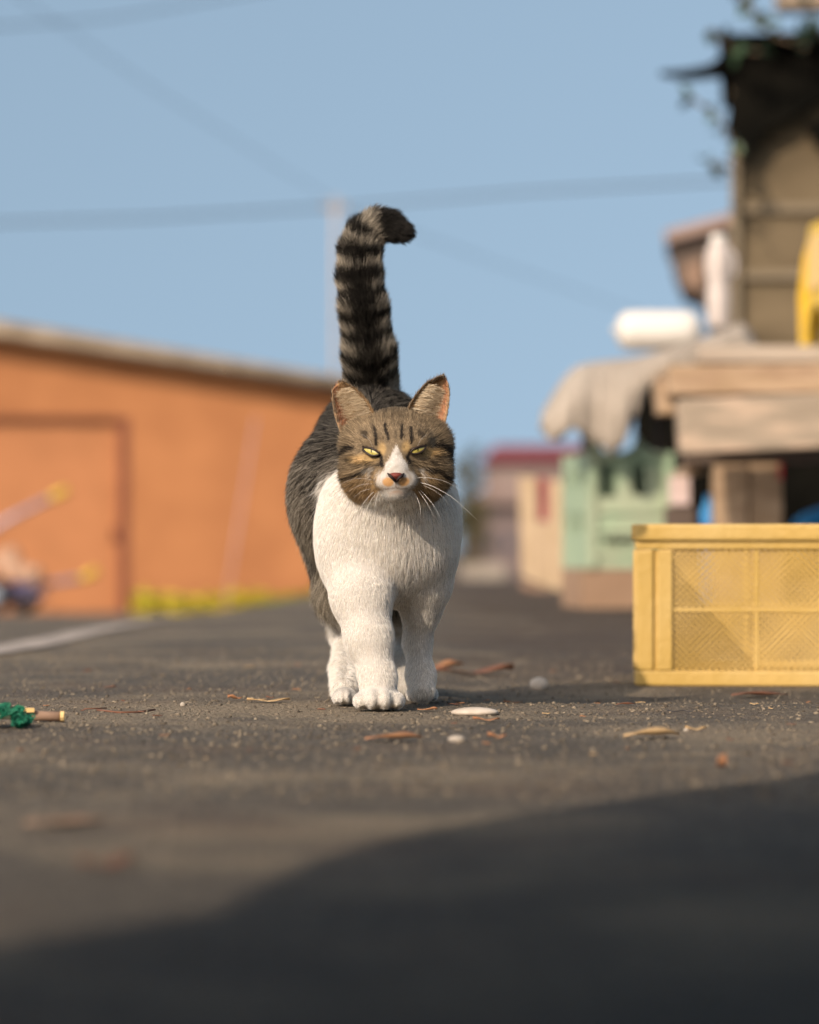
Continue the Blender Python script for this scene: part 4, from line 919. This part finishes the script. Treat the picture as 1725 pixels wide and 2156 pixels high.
def coat(p, g):
    """p: points, g: dict of group weights -> base colour, agouti mix 0..1"""
    N = len(p); u = (p[:, 0]-HO[0])*1000; v = (p[:, 1]-HO[1])*1000; w_ = (p[:, 2]-HO[2])*1000
    zx = u/0.1024+880; zy = 1100-w_/0.1024
    rnd = RC.normal(size=N)*(1.0 if hairjit else 0.0); zx = zx+8*rnd; zy = zy+8*(RC.normal(size=N) if hairjit else 0.0)
    n1 = vnoise(p, 900, 3); n2 = vnoise(p, 260, 5); n3 = vnoise(p, 1600, 8)
    # body
    up = ss(0.12, 0.30, p[:, 2]+0.012*n2)
    body = C_GR*(1-up[:, None])+lin([60, 54, 47])*up[:, None]
    ph = (p[:, 1]-3.25)*1000/17.0+0.9*np.sin((p[:, 2])*38)+0.5*n2
    st = ss(0.0, 0.7, np.sin(ph)*0.9+n1*0.25)*0.85
    back = ss(0.262, 0.305, p[:, 2]+0.01*n1)
    st = np.maximum(st, back)
    body = body*(1-st[:, None])+C_BK*st[:, None]; col = body.copy(); ag = 0.9*(1-0.55*back)
    # white chest and legs
    yb = 3.262+0.004*rnd+0.010*n2*0.6-0.03*ss(0.03, 0.07, p[:, 0])
    wh = ss(-0.006, 0.006, (yb-p[:, 1])+0.0)*ss(-0.006, 0.006, 0.262+0.004*n2-p[:, 2])
    wh = np.maximum(wh, ss(0.11, 0.085, p[:, 2]+0.012*n2))
    wh = np.maximum(wh, g['leg']*0+ss(0.5, 0.8, g['leg'])); wh = np.maximum(wh, ss(0.4, 0.7, g['paw']))
    col = col*(1-wh[:, None])+C_W*(0.97+0.03*n3)[:, None]*wh[:, None]; ag = ag*(1-wh)+0.0*wh
    # head
    hd = ss(0.25, 0.5, g['head']+g['ear'])*ss(-52, -44, w_+0.012*0+2*n2)
    chin = ss(-50, -38, w_+1.5*n1+np.abs(u)*0.12) ; chin2 = ss(1.0, 0.0, np.hypot(u/44, (w_+52)/20))
    f = np.tile(C_BR, (N, 1)); ck = ss(-2, -26, w_)[:, None]; f = f*(1-ck)+C_CK*ck
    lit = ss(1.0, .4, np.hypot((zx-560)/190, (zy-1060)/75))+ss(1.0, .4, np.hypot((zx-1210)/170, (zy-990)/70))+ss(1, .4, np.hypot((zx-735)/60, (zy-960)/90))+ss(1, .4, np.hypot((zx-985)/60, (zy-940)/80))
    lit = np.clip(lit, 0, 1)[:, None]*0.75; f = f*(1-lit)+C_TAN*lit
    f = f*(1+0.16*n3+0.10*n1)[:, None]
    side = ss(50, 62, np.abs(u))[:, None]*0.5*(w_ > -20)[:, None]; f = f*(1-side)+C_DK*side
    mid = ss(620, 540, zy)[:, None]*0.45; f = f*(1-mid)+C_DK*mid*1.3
    jz = zx+7*n1; jy = zy+7*vnoise(p, 1100, 21)
    dark = np.zeros(N)
    for pts, hw, stg in strokes:
        d = seg_dist(jz, jy, pts); dark = np.maximum(dark, stg*ss(hw*1.65, hw*0.75, d))
    dark *= ss(45, 25, v)
    f = f*(1-dark[:, None])+C_DK*dark[:, None]
    # white blaze and muzzle
    blz = np.maximum.reduce([ss(1, -1, (np.abs(zx-885)-np.clip((zy-915)*0.50, -30, 125))/9)*(zy > 905)*(zy < 1200),
          ss(1.12, .80, np.hypot((zx-885)/(222), (zy-1285)/135)+0.10*n1), ss(1.05, .9, np.hypot((zx-885)/125, (zy-1160)/110)),
          ss(1.05, .9, np.hypot((zx-880)/(230), (zy-1470)/125)+0.04*n1)])
    blz = blz*ss(30, 12, v)*np.clip(0.93+0.3*n1+0.1*rnd, 0, 1)
    f = f*(1-blz[:, None])+C_W*blz[:, None]
    op = np.maximum(ss(1.1, .8, np.hypot((zx-800)/62, (zy-1305)/50)), ss(1.1, .8, np.hypot((zx-962)/62, (zy-1300)/50)))*(v < 0)
    op = op*ss(16, 24, np.abs(zx-880)+np.maximum(0, zy-1300)); f = f*(1-op[:, None]*.85)+C_OR*op[:, None]*.85
    cn = (ss(1.1, .7, np.hypot((zx-890)/85, (zy-1425)/38))*(v < 0))[:, None]*.5; f = f*(1-cn)+lin([222, 180, 150])*cn
    mouth = np.zeros(N)
    for pts in ([(880, 1300), (880, 1362)], [(880, 1362), (820, 1378), (760, 1372)], [(880, 1362), (940, 1378), (1000, 1370)]): mouth = np.maximum(mouth, ss(9, 4, seg_dist(zx, zy, pts)))
    mouth = (mouth*(v < 5)*0.55)[:, None]; f = f*(1-mouth)+lin([120, 80, 62])*mouth
    # whites under the jaw belong to the chest
    jaw = ss(-42, -50, w_+1.5*n2)*(v < 60)
    f = f*(1-jaw[:, None])+C_W*jaw[:, None]
    jw2 = ss(-30, -36, w_+0.12*np.abs(u))*ss(38, 30, np.abs(u)+2*n1); f = f*(1-jw2[:, None])+C_W*jw2[:, None]
    agf = 0.7*(1-blz)*(1-dark)*(1-jaw)
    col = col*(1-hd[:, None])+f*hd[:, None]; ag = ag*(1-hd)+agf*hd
    # tail
    tl = ss(0.35, 0.6, g['tail'])
    if tl.max() > 0:
        s_, T, L = tail_param(p); r_ = L-s_                           # distance from the tip
        th = np.abs(p[:, 0]-np.interp(p[:, 2], TC[::1, 2][:6], TC[:6, 0]))/0.028+rnd*0.10     # 0 on the middle line, 1 at the side
        fr = ss(0, 1, (1-th)); wob = 0.0022*n1+0.0015*n3
        band = np.zeros(N); rr = r_+wob+rnd*0.0016
        band = np.maximum(band, ss(0.038, 0.033, rr))                  # black tip
        for c, hw in ((.0555, .0045), (.082, .0078), (.111, .0090), (.135, .0080), (.159, .0078), (.182, .0066), (.205, .0064), (.228, .0058), (.251, .0058), (.274, .006)):
            h2 = hw*(0.70+0.85*fr); sh = 0.006*(1-fr)
            band = np.maximum(band, ss(h2+.003, h2-.001, np.abs(rr-c+sh)))
        line = ss(0.72, 0.32, th+0.10*n1)*ss(0.115, 0.135, rr)*0.92
        lowd = ss(0.23, 0.34, rr)*0.55
        dk = np.clip(np.maximum(np.maximum(band, line), lowd), 0, 1)
        tc_ = lin([186, 177, 160])*(1+0.12*n3)[:, None]; tcl = tc_*(1-dk[:, None])+C_BK*0.8*dk[:, None]
        col = col*(1-tl[:, None])+tcl*tl[:, None]; ag = ag*(1-tl)+(1.0*(1-dk)+0.10)*tl
    return np.clip(col, 0.002, 0.9), np.clip(ag, 0, 1)
GR = ['chest', 'body', 'neck', 'head', 'leg', 'hind', 'paw', 'tail']
def weights(p, ear=None):
    wsum = np.zeros(len(p)); W = {k: np.zeros(len(p)) for k in GR+['ear']}
    for pr in prims:
        d = sdf_prim(pr, p[:, 0], p[:, 1], p[:, 2]); e = np.exp(-np.maximum(d, -0.004)/0.0045); W[pr[3]] = np.maximum(W[pr[3]], e)
    for k in GR: wsum += W[k]
    for k in GR: W[k] /= np.maximum(wsum, 1e-12)
    W['hind_'] = W['hind']
    return W
def skin_colour(p, isear):
    W = weights(p); 
    if isear is not None:
        for k in W: W[k] = np.where(isear, 0, W[k])
        W['ear'] = np.where(isear, 1.0, 0.0)
    return coat(p, W), W
isear_v = np.zeros(len(AV), bool); isear_v[base:] = True
(cv, agv), Wv = skin_colour(AV, isear_v)
ear_col_f = lin([205, 150, 108])
for n_, e in enumerate(ears):
    b0 = base+n_*2*NTe*NSe
    for i in range(NTe):
        for j in range(NSe):
            t, s_ = i/(NTe-1), j/(NSe-1); k = b0+i*NSe+j
            a = ss(0.55, 0.2, s_); c = lin([178, 146, 108])*(1-a)+lin([176, 128, 96])*a
            rim = max(float(ss(0.93, 1.0, s_)), float(ss(0.06, 0.0, s_))); c = c*(1-rim)+lin([190, 160, 125])*rim
            ed = float(ss(0.5, 0.95, s_))*0.75; c = c*(1-ed)+lin([120, 95, 62])*ed
            cv[k] = c; cv[k+NTe*NSe] = lin([110, 90, 66])*(1-0.5*float(ss(.3, .6, t)*ss(1, .7, t)))
cat_me = bpy.data.meshes.new('cat'); cat_me.from_pydata((AV-cat_o).tolist(), [], AQ.tolist()); cat_me.update()
cat_me.polygons.foreach_set('use_smooth', [True]*len(cat_me.polygons))
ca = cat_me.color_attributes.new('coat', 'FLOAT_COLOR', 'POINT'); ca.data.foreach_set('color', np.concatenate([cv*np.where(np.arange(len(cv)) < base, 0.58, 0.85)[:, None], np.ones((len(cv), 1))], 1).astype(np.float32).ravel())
def coat_mat(name, hair):
    m = bpy.data.materials.new(name); m.use_nodes = True; n = m.node_tree; b = n.nodes['Principled BSDF']; at = n.nodes.new('ShaderNodeAttribute'); at.attribute_name = 'coat'
    n.links.new(at.outputs['Color'], b.inputs['Base Color']); b.inputs['Roughness'].default_value = 0.75 if not hair else 0.55
    b.inputs['Specular IOR Level'].default_value = 0.15 if not hair else 0.25
    if hair:
        tr = n.nodes.new('ShaderNodeBsdfTranslucent'); n.links.new(at.outputs['Color'], tr.inputs[0]); mx = n.nodes.new('ShaderNodeMixShader'); mx.inputs[0].default_value = 0.35
        o = n.nodes['Material Output']; n.links.new(b.outputs[0], mx.inputs[1]); n.links.new(tr.outputs[0], mx.inputs[2]); n.links.new(mx.outputs[0], o.inputs[0])
    return m
M_skin = coat_mat('cat_skin', False); M_fur = coat_mat('cat_fur', True)
cat_me.materials.append(M_skin)
catob = bpy.data.objects.new('cat', cat_me); COL.objects.link(catob); catob.location = cat_o
tag(catob, 'brown tabby and white cat walking toward the camera with its ringed tail raised', 'cat')
bvh = BVHTree.FromPolygons([tuple(v) for v in AV], [tuple(int(i) for i in q) for q in SQ])
def face_pt(zx, zy):
    """point on the face skin straight behind close-up photo position zx,zy (cast along the head's own front-back axis)"""
    c = Hd((zx-880)*0.1024, -80, (1100-zy)*0.1024); h = bvh.ray_cast(Vector(c), Vector((0, 1, 0)), 0.3)
    return np.array(h[0][:]), np.array(h[1][:])
def child_mesh(name, V, Fc, m, parent=catob, org=cat_o, sm=True):
    o = link_mesh(name, np.array(V)-org, Fc, m, parent, sm); return o

# ---- eyes
def eye_mat():
    m = mat('eye_iris', lin([160, 150, 76]), lin([190, 176, 96]), 400, 0.12, spec=0.6); m.node_tree.nodes['Principled BSDF'].inputs['Coat Weight'].default_value = 0.8; return m
M_iris = eye_mat(); M_pupil = mat('eye_pupil', (0.012, 0.012, 0.008), None, rough=0.08, spec=0.6); M_lid = mat('eyelid_rim', lin([32, 24, 20]), lin([46, 34, 28]), 300, 0.5)
EYES = {'l': ([(534, 946), (575, 941), (625, 952), (672, 976), (708, 1014)], [(534, 946), (556, 984), (604, 1018), (655, 1028), (708, 1014)], (622, 985)),
        'r': ([(1192, 927), (1150, 929), (1100, 942), (1055, 965), (1024, 1000)], [(1192, 927), (1168, 972), (1122, 1001), (1075, 1010), (1024, 1000)], (1108, 966))}
eye_parts = {}
for key, (upc, loc_, pc) in EYES.items():
    V, Fc, n = [], [], 15; m_ = 7
    ends = [face_pt(*upc[0])[0][1], face_pt(*upc[-1])[0][1]]
    cx_ = sum(p[0] for p in upc)/5; 
    def epos(zx, zy, bulge):
        t = (zx-upc[0][0])/(upc[-1][0]-upc[0][0]); y = ends[0]*(1-t)+ends[1]*t-bulge
        return np.array([HO[0]+(zx-880)*0.0001024, y, HO[2]+(1100-zy)*0.0001024])
    for i in range(n):
        t = i/(n-1); a = bez(upc, t); b = bez(loc_, t)
        for j in range(m_):
            r = j/(m_-1); q = a*(1-r)+b*r
            V.append(epos(q[0], q[1], 0.0022+0.0022*math.sin(PI*t)*(0.6+0.4*math.sin(PI*r))))
            if i and j: k = len(V)-1; f = (k-m_-1, k-m_, k, k-1); Fc.append(f if key == 'l' else f[::-1])
    eo = child_mesh('eye', V, Fc, M_iris); md = eo.modifiers.new('t', 'SOLIDIFY'); md.thickness = 0.003; md.offset = -1
    # slit pupil
    PV, PF = [], []; tt = (pc[0]-upc[0][0])/(upc[-1][0]-upc[0][0]); ya, yb_ = bez(upc, tt)[1], bez(loc_, tt)[1]
    for i in range(7):
        r = i/6; zy = ya+(yb_-ya)*(0.10+0.62*r); hw = 5.5*math.sin(PI*min(max(r, .08), .92))
        for s_ in (-1, 1): PV.append(epos(pc[0]+s_*hw, zy, 0.0022+0.0022+0.0003))
        if i: PF.append((2*i-2, 2*i-1, 2*i+1, 2*i))
    child_mesh('pupil', PV, PF, M_pupil, eo)
    ring = [epos(*bez(upc, k/10), 0.0024+0.0022*math.sin(PI*k/10)) for k in range(11)]+[epos(*bez(loc_, 1-k/10), 0.0024+0.0022*math.sin(PI*k/10)) for k in range(1, 11)]
    o = MB().tube([Vector(q-cat_o) for q in ring], [0.00075+0.0005*math.sin(PI*min(k, 20-k)/10) for k in range(len(ring))], 7).build('eyelid', M_lid, catob, True)
# ---- nose leather
M_nose = mat('nose_leather', lin([84, 36, 30]), lin([112, 50, 42]), 250, 0.6, 0.2, 900, spec=0.3); M_nose_d = mat('nostril_rim', lin([34, 22, 20]), None, rough=0.6)
tp = face_pt(880, 1205)[0]; 
def npos(zx, zy, y): return np.array([HO[0]+(zx-880)*0.0001024, y, HO[2]+(1100-zy)*0.0001024])
yf = min(face_pt(880, y)[0][1] for y in (1200, 1230, 1260, 1290))
NV, NF = [], []
rowsn = [(1200, 56, .0055), (1206, 76, .0022), (1216, 81, .0), (1234, 72, -.0012), (1254, 52, -.0008), (1275, 25, .0012), (1296, 11, .0032), (1308, 7, .0042)]
for i, (zy, hw, dy) in enumerate(rowsn):
    for j in range(9):
        s_ = (j-4)/4; NV.append(npos(880+s_*hw, zy+(6*abs(s_)**2 if i < 3 else 0), yf-0.0018+dy+0.0050*abs(s_)**2.2*(hw/94)))
        if i and j: k = len(NV)-1; NF.append((k-10, k-9, k, k-1))
no = child_mesh('nose', NV, NF, M_nose); md = no.modifiers.new('t', 'SOLIDIFY'); md.thickness = 0.004; md.offset = 1
for s_ in (-1, 1):
    a = npos(880+s_*84, 1216, yf+0.0012); b = npos(880+s_*62, 1240, yf-0.0022); c = npos(880+s_*32, 1266, yf-0.0032); d = npos(880+s_*4, 1302, yf-0.0006)
    MB().tube([Vector(q-cat_o) for q in (a, b, c, d)], [0.0008, 0.0017, 0.0015, 0.0013], 8).build('nostril', M_nose_d, no, True)
# ---- claws and toe gaps are left to the toes; whiskers
M_whisk = mat('whisker_white', (0.85, 0.83, 0.80), None, rough=0.35)
wh_def = [([(1100, 1255), (1250, 1262), (1420, 1310), (1600, 1420)], 10), ([(1130, 1305), (1260, 1345), (1450, 1450), (1600, 1580), (1725, 1695)], 15), ([(1110, 1385), (1190, 1500), (1240, 1590), (1275, 1670)], 12), ([(1130, 1380), (1230, 1490), (1300, 1590), (1352, 1695)], 14),
          ([(1070, 1410), (1115, 1500), (1135, 1600), (1130, 1685)], 14), ([(1160, 1330), (1290, 1395), (1380, 1470), (1440, 1560)], 8), ([(650, 1400), (590, 1460), (530, 1540), (497, 1625)], 14), ([(665, 1425), (620, 1490), (585, 1560), (572, 1610)], 12), ([(690, 1430), (665, 1520), (655, 1620)], 9),
          ([(640, 1320), (540, 1325), (430, 1370), (350, 1440)], 8), ([(620, 1370), (520, 1400), (430, 1470)], 8), ([(640, 1280), (520, 1262), (400, 1280), (300, 1330)], 7), ([(640, 950), (600, 860), (520, 800)], 6), ([(1100, 935), (1150, 850), (1230, 790)], 6)]
for pts, r in wh_def:
    p0, _ = face_pt(*pts[0]); out_ = 1 if pts[-1][0] > 880 else -1; q = []
    for k in range(13):
        t = k/12; z = bez(pts, t); q.append(Vector(npos(z[0], z[1], p0[1]+0.001-0.010*math.sin(t*1.6)+0.006*t*t)-cat_o))
    MB().tube(q, [r*0.000015*(1-0.85*k/12) for k in range(13)], 5).build('whisker', M_whisk, catob, True)

# ---- fur: strands rooted all over the skin
TRI = np.concatenate([AQ[:, [0, 1, 2]], AQ[:, [0, 2, 3]]]); t_isear = TRI.min(1) >= base
A_, B_, C_ = AV[TRI[:, 0]], AV[TRI[:, 1]], AV[TRI[:, 2]]
tn = np.cross(B_-A_, C_-A_); ar = np.linalg.norm(tn, axis=1)/2; 
vn = np.zeros_like(AV)
for k in range(3): 
    for c in range(3): vn[:, c] += np.bincount(TRI[:, k], tn[:, c], len(AV))
vn /= np.maximum(np.linalg.norm(vn, axis=1), 1e-12)[:, None]
cent = (A_+B_+C_)/3
dens = np.ones(len(TRI)); dens *= np.where(Wv['head'][TRI[:, 0]] > .4, 2.2, 1.0); dens *= np.where(Wv['paw'][TRI[:, 0]] > .4, 2.2, 1.0); dens *= np.where(t_isear, 1.8, 1.0)
dens *= np.where((Wv['leg']+Wv['chest'])[TRI[:, 0]] > .5, 1.5, 1.0); dens *= np.where(cent[:, 1] > 3.5, 0.6, 1.0)*np.where(Wv['tail'][TRI[:, 0]] > .5, 1.7, 1.0)
pr_ = ar*dens; pr_[cent[:, 2] < 0.0012] = 0
NF_ = 400000
ti = rng.choice(len(TRI), NF_, p=pr_/pr_.sum()); r1 = np.sqrt(rng.random(NF_)); r2 = rng.random(NF_)
b0_, b1_, b2_ = 1-r1, r1*(1-r2), r1*r2
root = A_[ti]*b0_[:, None]+B_[ti]*b1_[:, None]+C_[ti]*b2_[:, None]
nn = vn[TRI[ti, 0]]*b0_[:, None]+vn[TRI[ti, 1]]*b1_[:, None]+vn[TRI[ti, 2]]*b2_[:, None]; nn /= np.maximum(np.linalg.norm(nn, axis=1), 1e-9)[:, None]
er = t_isear[ti]
hairjit = True
(colr, ag), W = skin_colour(root, er)
colr[er] = (cv[TRI[ti, 0]])[er]
u = (root[:, 0]-HO[0])*1000; v = (root[:, 1]-HO[1])*1000; w_ = (root[:, 2]-HO[2])*1000; zx = u/0.1024+880; zy = 1100-w_/0.1024
# flow
fl = np.zeros((NF_, 3)); NP = Hd(0, -38, -6)
hf = root-NP; hf[:, 2] -= 0.006*ss(10, -30, w_); hf /= np.linalg.norm(hf, axis=1)[:, None]
hf2 = hf.copy(); top_ = ss(5, 30, w_)*ss(30, 5, np.abs(u)); hf2[:, 2] += top_*1.5
s_t, T_t, L_t = tail_param(root)
flows = {'head': hf2, 'neck': np.array([0, .5, -.6]), 'chest': np.stack([0.25*np.sign(u)*ss(5, 50, np.abs(u)), 0.15+0*u, -np.ones(NF_)], 1), 'body': np.array([0, .55, -.75]), 'leg': np.array([0, .12, -1.]), 'hind': np.array([0, .12, -1.]), 'paw': np.array([0, -.8, -.5]), 'tail': T_t}
Ln = {'head': .0075, 'neck': .0095, 'chest': .0085, 'body': .0125, 'leg': .0058, 'hind': .008, 'paw': .0026, 'tail': .0125}
Tl = {'head': .16, 'neck': .2, 'chest': .16, 'body': .34, 'leg': .17, 'hind': .26, 'paw': .25, 'tail': .62}
ln = np.zeros(NF_); tilt = np.zeros(NF_)
for k in flows: fl += flows[k]*W[k][:, None]; ln += Ln[k]*W[k]; tilt += Tl[k]*W[k]
fl[er] = np.array([0, 0.1, 1.0]); ln[er] = .0045; tilt[er] = .30
# longer fringes behind the legs, on the cheeks and along the chest bottom
ln *= 1+0.45*W['leg']*ss(-0.2, 0.8, nn[:, 1])*ss(0.03, 0.08, root[:, 2])+0.9*W['hind']*ss(0.06, 0.10, root[:, 2])
ln *= 1+0.7*W['head']*ss(35, 60, np.abs(u))+0.3*W['head']*ss(-30, -45, w_)
ln *= 1-0.72*W['head']*ss(20, -25, v)*ss(46, 25, np.abs(u))
muz = ss(1.25, .8, np.hypot((zx-880)/190, (zy-1250)/140))*W['head']; ln *= 1-0.1*muz
tang = fl-nn*np.sum(fl*nn, 1)[:, None]; tang /= np.maximum(np.linalg.norm(tang, axis=1), 1e-6)[:, None]
jit = rng.normal(size=(NF_, 3))*(0.13-0.03*np.maximum(W['leg'], W['chest']))[:, None]
cl_n = np.stack([vnoise(root, 700, 31+c) for c in range(3)], 1)*0.13
tilt = np.clip(tilt*rng.uniform(0.6, 1.5, NF_), 0.03, 1.6)
cl_w = np.where(W['head']+W['paw']+W['leg'] > .5, 0.25, 1.0)[:, None]; cl_w = cl_w*(1-0.6*ss(.4, .7, W['chest']))[:, None]
dr = tang+nn*tilt[:, None]+jit*np.where(er[:, None], 1, np.clip(cl_w*1.2, .5, 1))+cl_n*cl_w; dr /= np.linalg.norm(dr, axis=1)[:, None]
ln *= rng.uniform(0.55, 1.25, NF_)*(1-0.3*W['tail']*ss(0.05, 0.0, L_t-s_t))
keep = np.ones(NF_, bool)
for key, (upc, loc_, pc) in EYES.items():
    cx_, cy_ = (upc[0][0]+upc[-1][0])/2, (upc[2][1]+loc_[2][1])/2
    sg = (upc[-1][1]-upc[0][1])/(upc[-1][0]-upc[0][0]); yy = zy-cy_-(zx-cx_)*sg*0.75
    e_ = np.hypot((zx-cx_)/98, yy/50); keep &= ~((e_ < 1.0) & (v < 20) & (W['head'] > .4)); ln = np.where((e_ < 1.8) & (v < 20) & ~er, ln*0.5, ln)
    # point the hairs next to the eye away from it
keep &= ~((np.abs(zx-880) < 96-np.clip((zy-1215)*0.9, 0, 90)) & (zy > 1185) & (zy < 1318) & (v < 0))
keep &= root[:, 2] > 0.0025
# colour jitter: agouti ticking
tick = rng.random(NF_); lightm = (tick > 0.62)[:, None]*ag[:, None]; darkm = (tick < 0.30)[:, None]*ag[:, None]
LT = np.where((W['head'] > .4)[:, None], lin([206, 186, 152]), lin([205, 196, 180])); colr = colr*(1-lightm*0.6)+LT*lightm*0.6
colr = colr*(1-darkm*0.75)+lin([36, 31, 28])*darkm*0.75
colr *= rng.uniform(0.80, 1.2, NF_)[:, None]; colr *= 1+0.22*ss(.35, .6, colr.min(1))[:, None]; colr = np.clip(colr, .003, .90)
R0 = np.where(W['tail']+W['body']+W['chest']+W['neck'] > .5, 0.00019, 0.00017); R0[W['tail'] > .5] = .00016; R0[(W['leg'] > .4)] = .00014; R0[(W['chest'] > .4)] = .00015; R0[er] = .00014
# inner ear tufts sweeping across the cup
ex_root, ex_dir, ex_len, ex_col, ex_r = [], [], [], [], []
for e in ears:
    Fr = e['front']
    for k in range(2600):
        t = rng.uniform(0.03, 0.72); s_ = rng.uniform(0.42, 0.97)**0.9; fi, fj = t*(NTe-1), s_*(NSe-1); i, j = int(fi), int(min(fj, NSe-2)); p = Fr[i, j]*(1-(fj-j))+Fr[i, j+1]*(fj-j)
        p = p*(1-(fi-i))+Fr[min(i+1, NTe-1), j]*(fi-i)
        d = (Fr[i, 0]-Fr[i, -1]); d /= np.linalg.norm(d); d = d+np.array([0, -0.45, 0.32])+rng.normal(size=3)*0.14
        ex_root.append(p); ex_dir.append(d/np.linalg.norm(d)); ex_len.append(rng.uniform(.008, .018)*(1-0.5*t)); a = rng.random()
        ex_col.append(lin([226, 212, 186])*(0.8+0.25*a) if a > .2 else lin([150, 118, 76])); ex_r.append(.00015)
kx = np.nonzero(keep)[0]
root_ = np.concatenate([root[kx], np.array(ex_root)]); dr_ = np.concatenate([dr[kx], np.array(ex_dir)]); ln_ = np.concatenate([ln[kx], np.array(ex_len)]); col_ = np.concatenate([colr[kx], np.array(ex_col)]); R_ = np.concatenate([R0[kx], np.array(ex_r)])
nn_ = np.concatenate([nn[kx], np.tile([0, -1.0, 0.0], (len(ex_root), 1))]); tg_ = np.concatenate([tang[kx], np.array(ex_dir)])
NPt = 4; tpar = np.linspace(0, 1, NPt)
bend = tg_*0.5-nn_*0.10
pts_ = root_[:, None]+ln_[:, None, None]*(dr_[:, None]*tpar[None, :, None]+bend[:, None]*(tpar**2*0.35)[None, :, None]); pts_ -= nn_[:, None]*0.0004
pts_[..., 2] = np.maximum(pts_[..., 2], 0.0006)
fur_d = bpy.data.hair_curves.new('fur'); fur_d.add_curves([NPt]*len(root_))
fur_d.attributes['position'].data.foreach_set('vector', (pts_-cat_o).astype(np.float32).ravel())
rad = (R_[:, None]*np.array([1.0, .9, .62, .12])[None]).astype(np.float32)
ra_ = fur_d.attributes.get('radius') or fur_d.attributes.new('radius', 'FLOAT', 'POINT'); ra_.data.foreach_set('value', rad.ravel())
c4 = np.concatenate([col_, np.ones((len(col_), 1))], 1).astype(np.float32)
fc_ = fur_d.attributes.new('coat', 'FLOAT_COLOR', 'CURVE'); fc_.data.foreach_set('color', c4.ravel())
fur_d.materials.append(M_fur)
fur = bpy.data.objects.new('fur', fur_d); COL.objects.link(fur); fur.parent = catob
print('cat', len(AV), 'strands', len(root_))
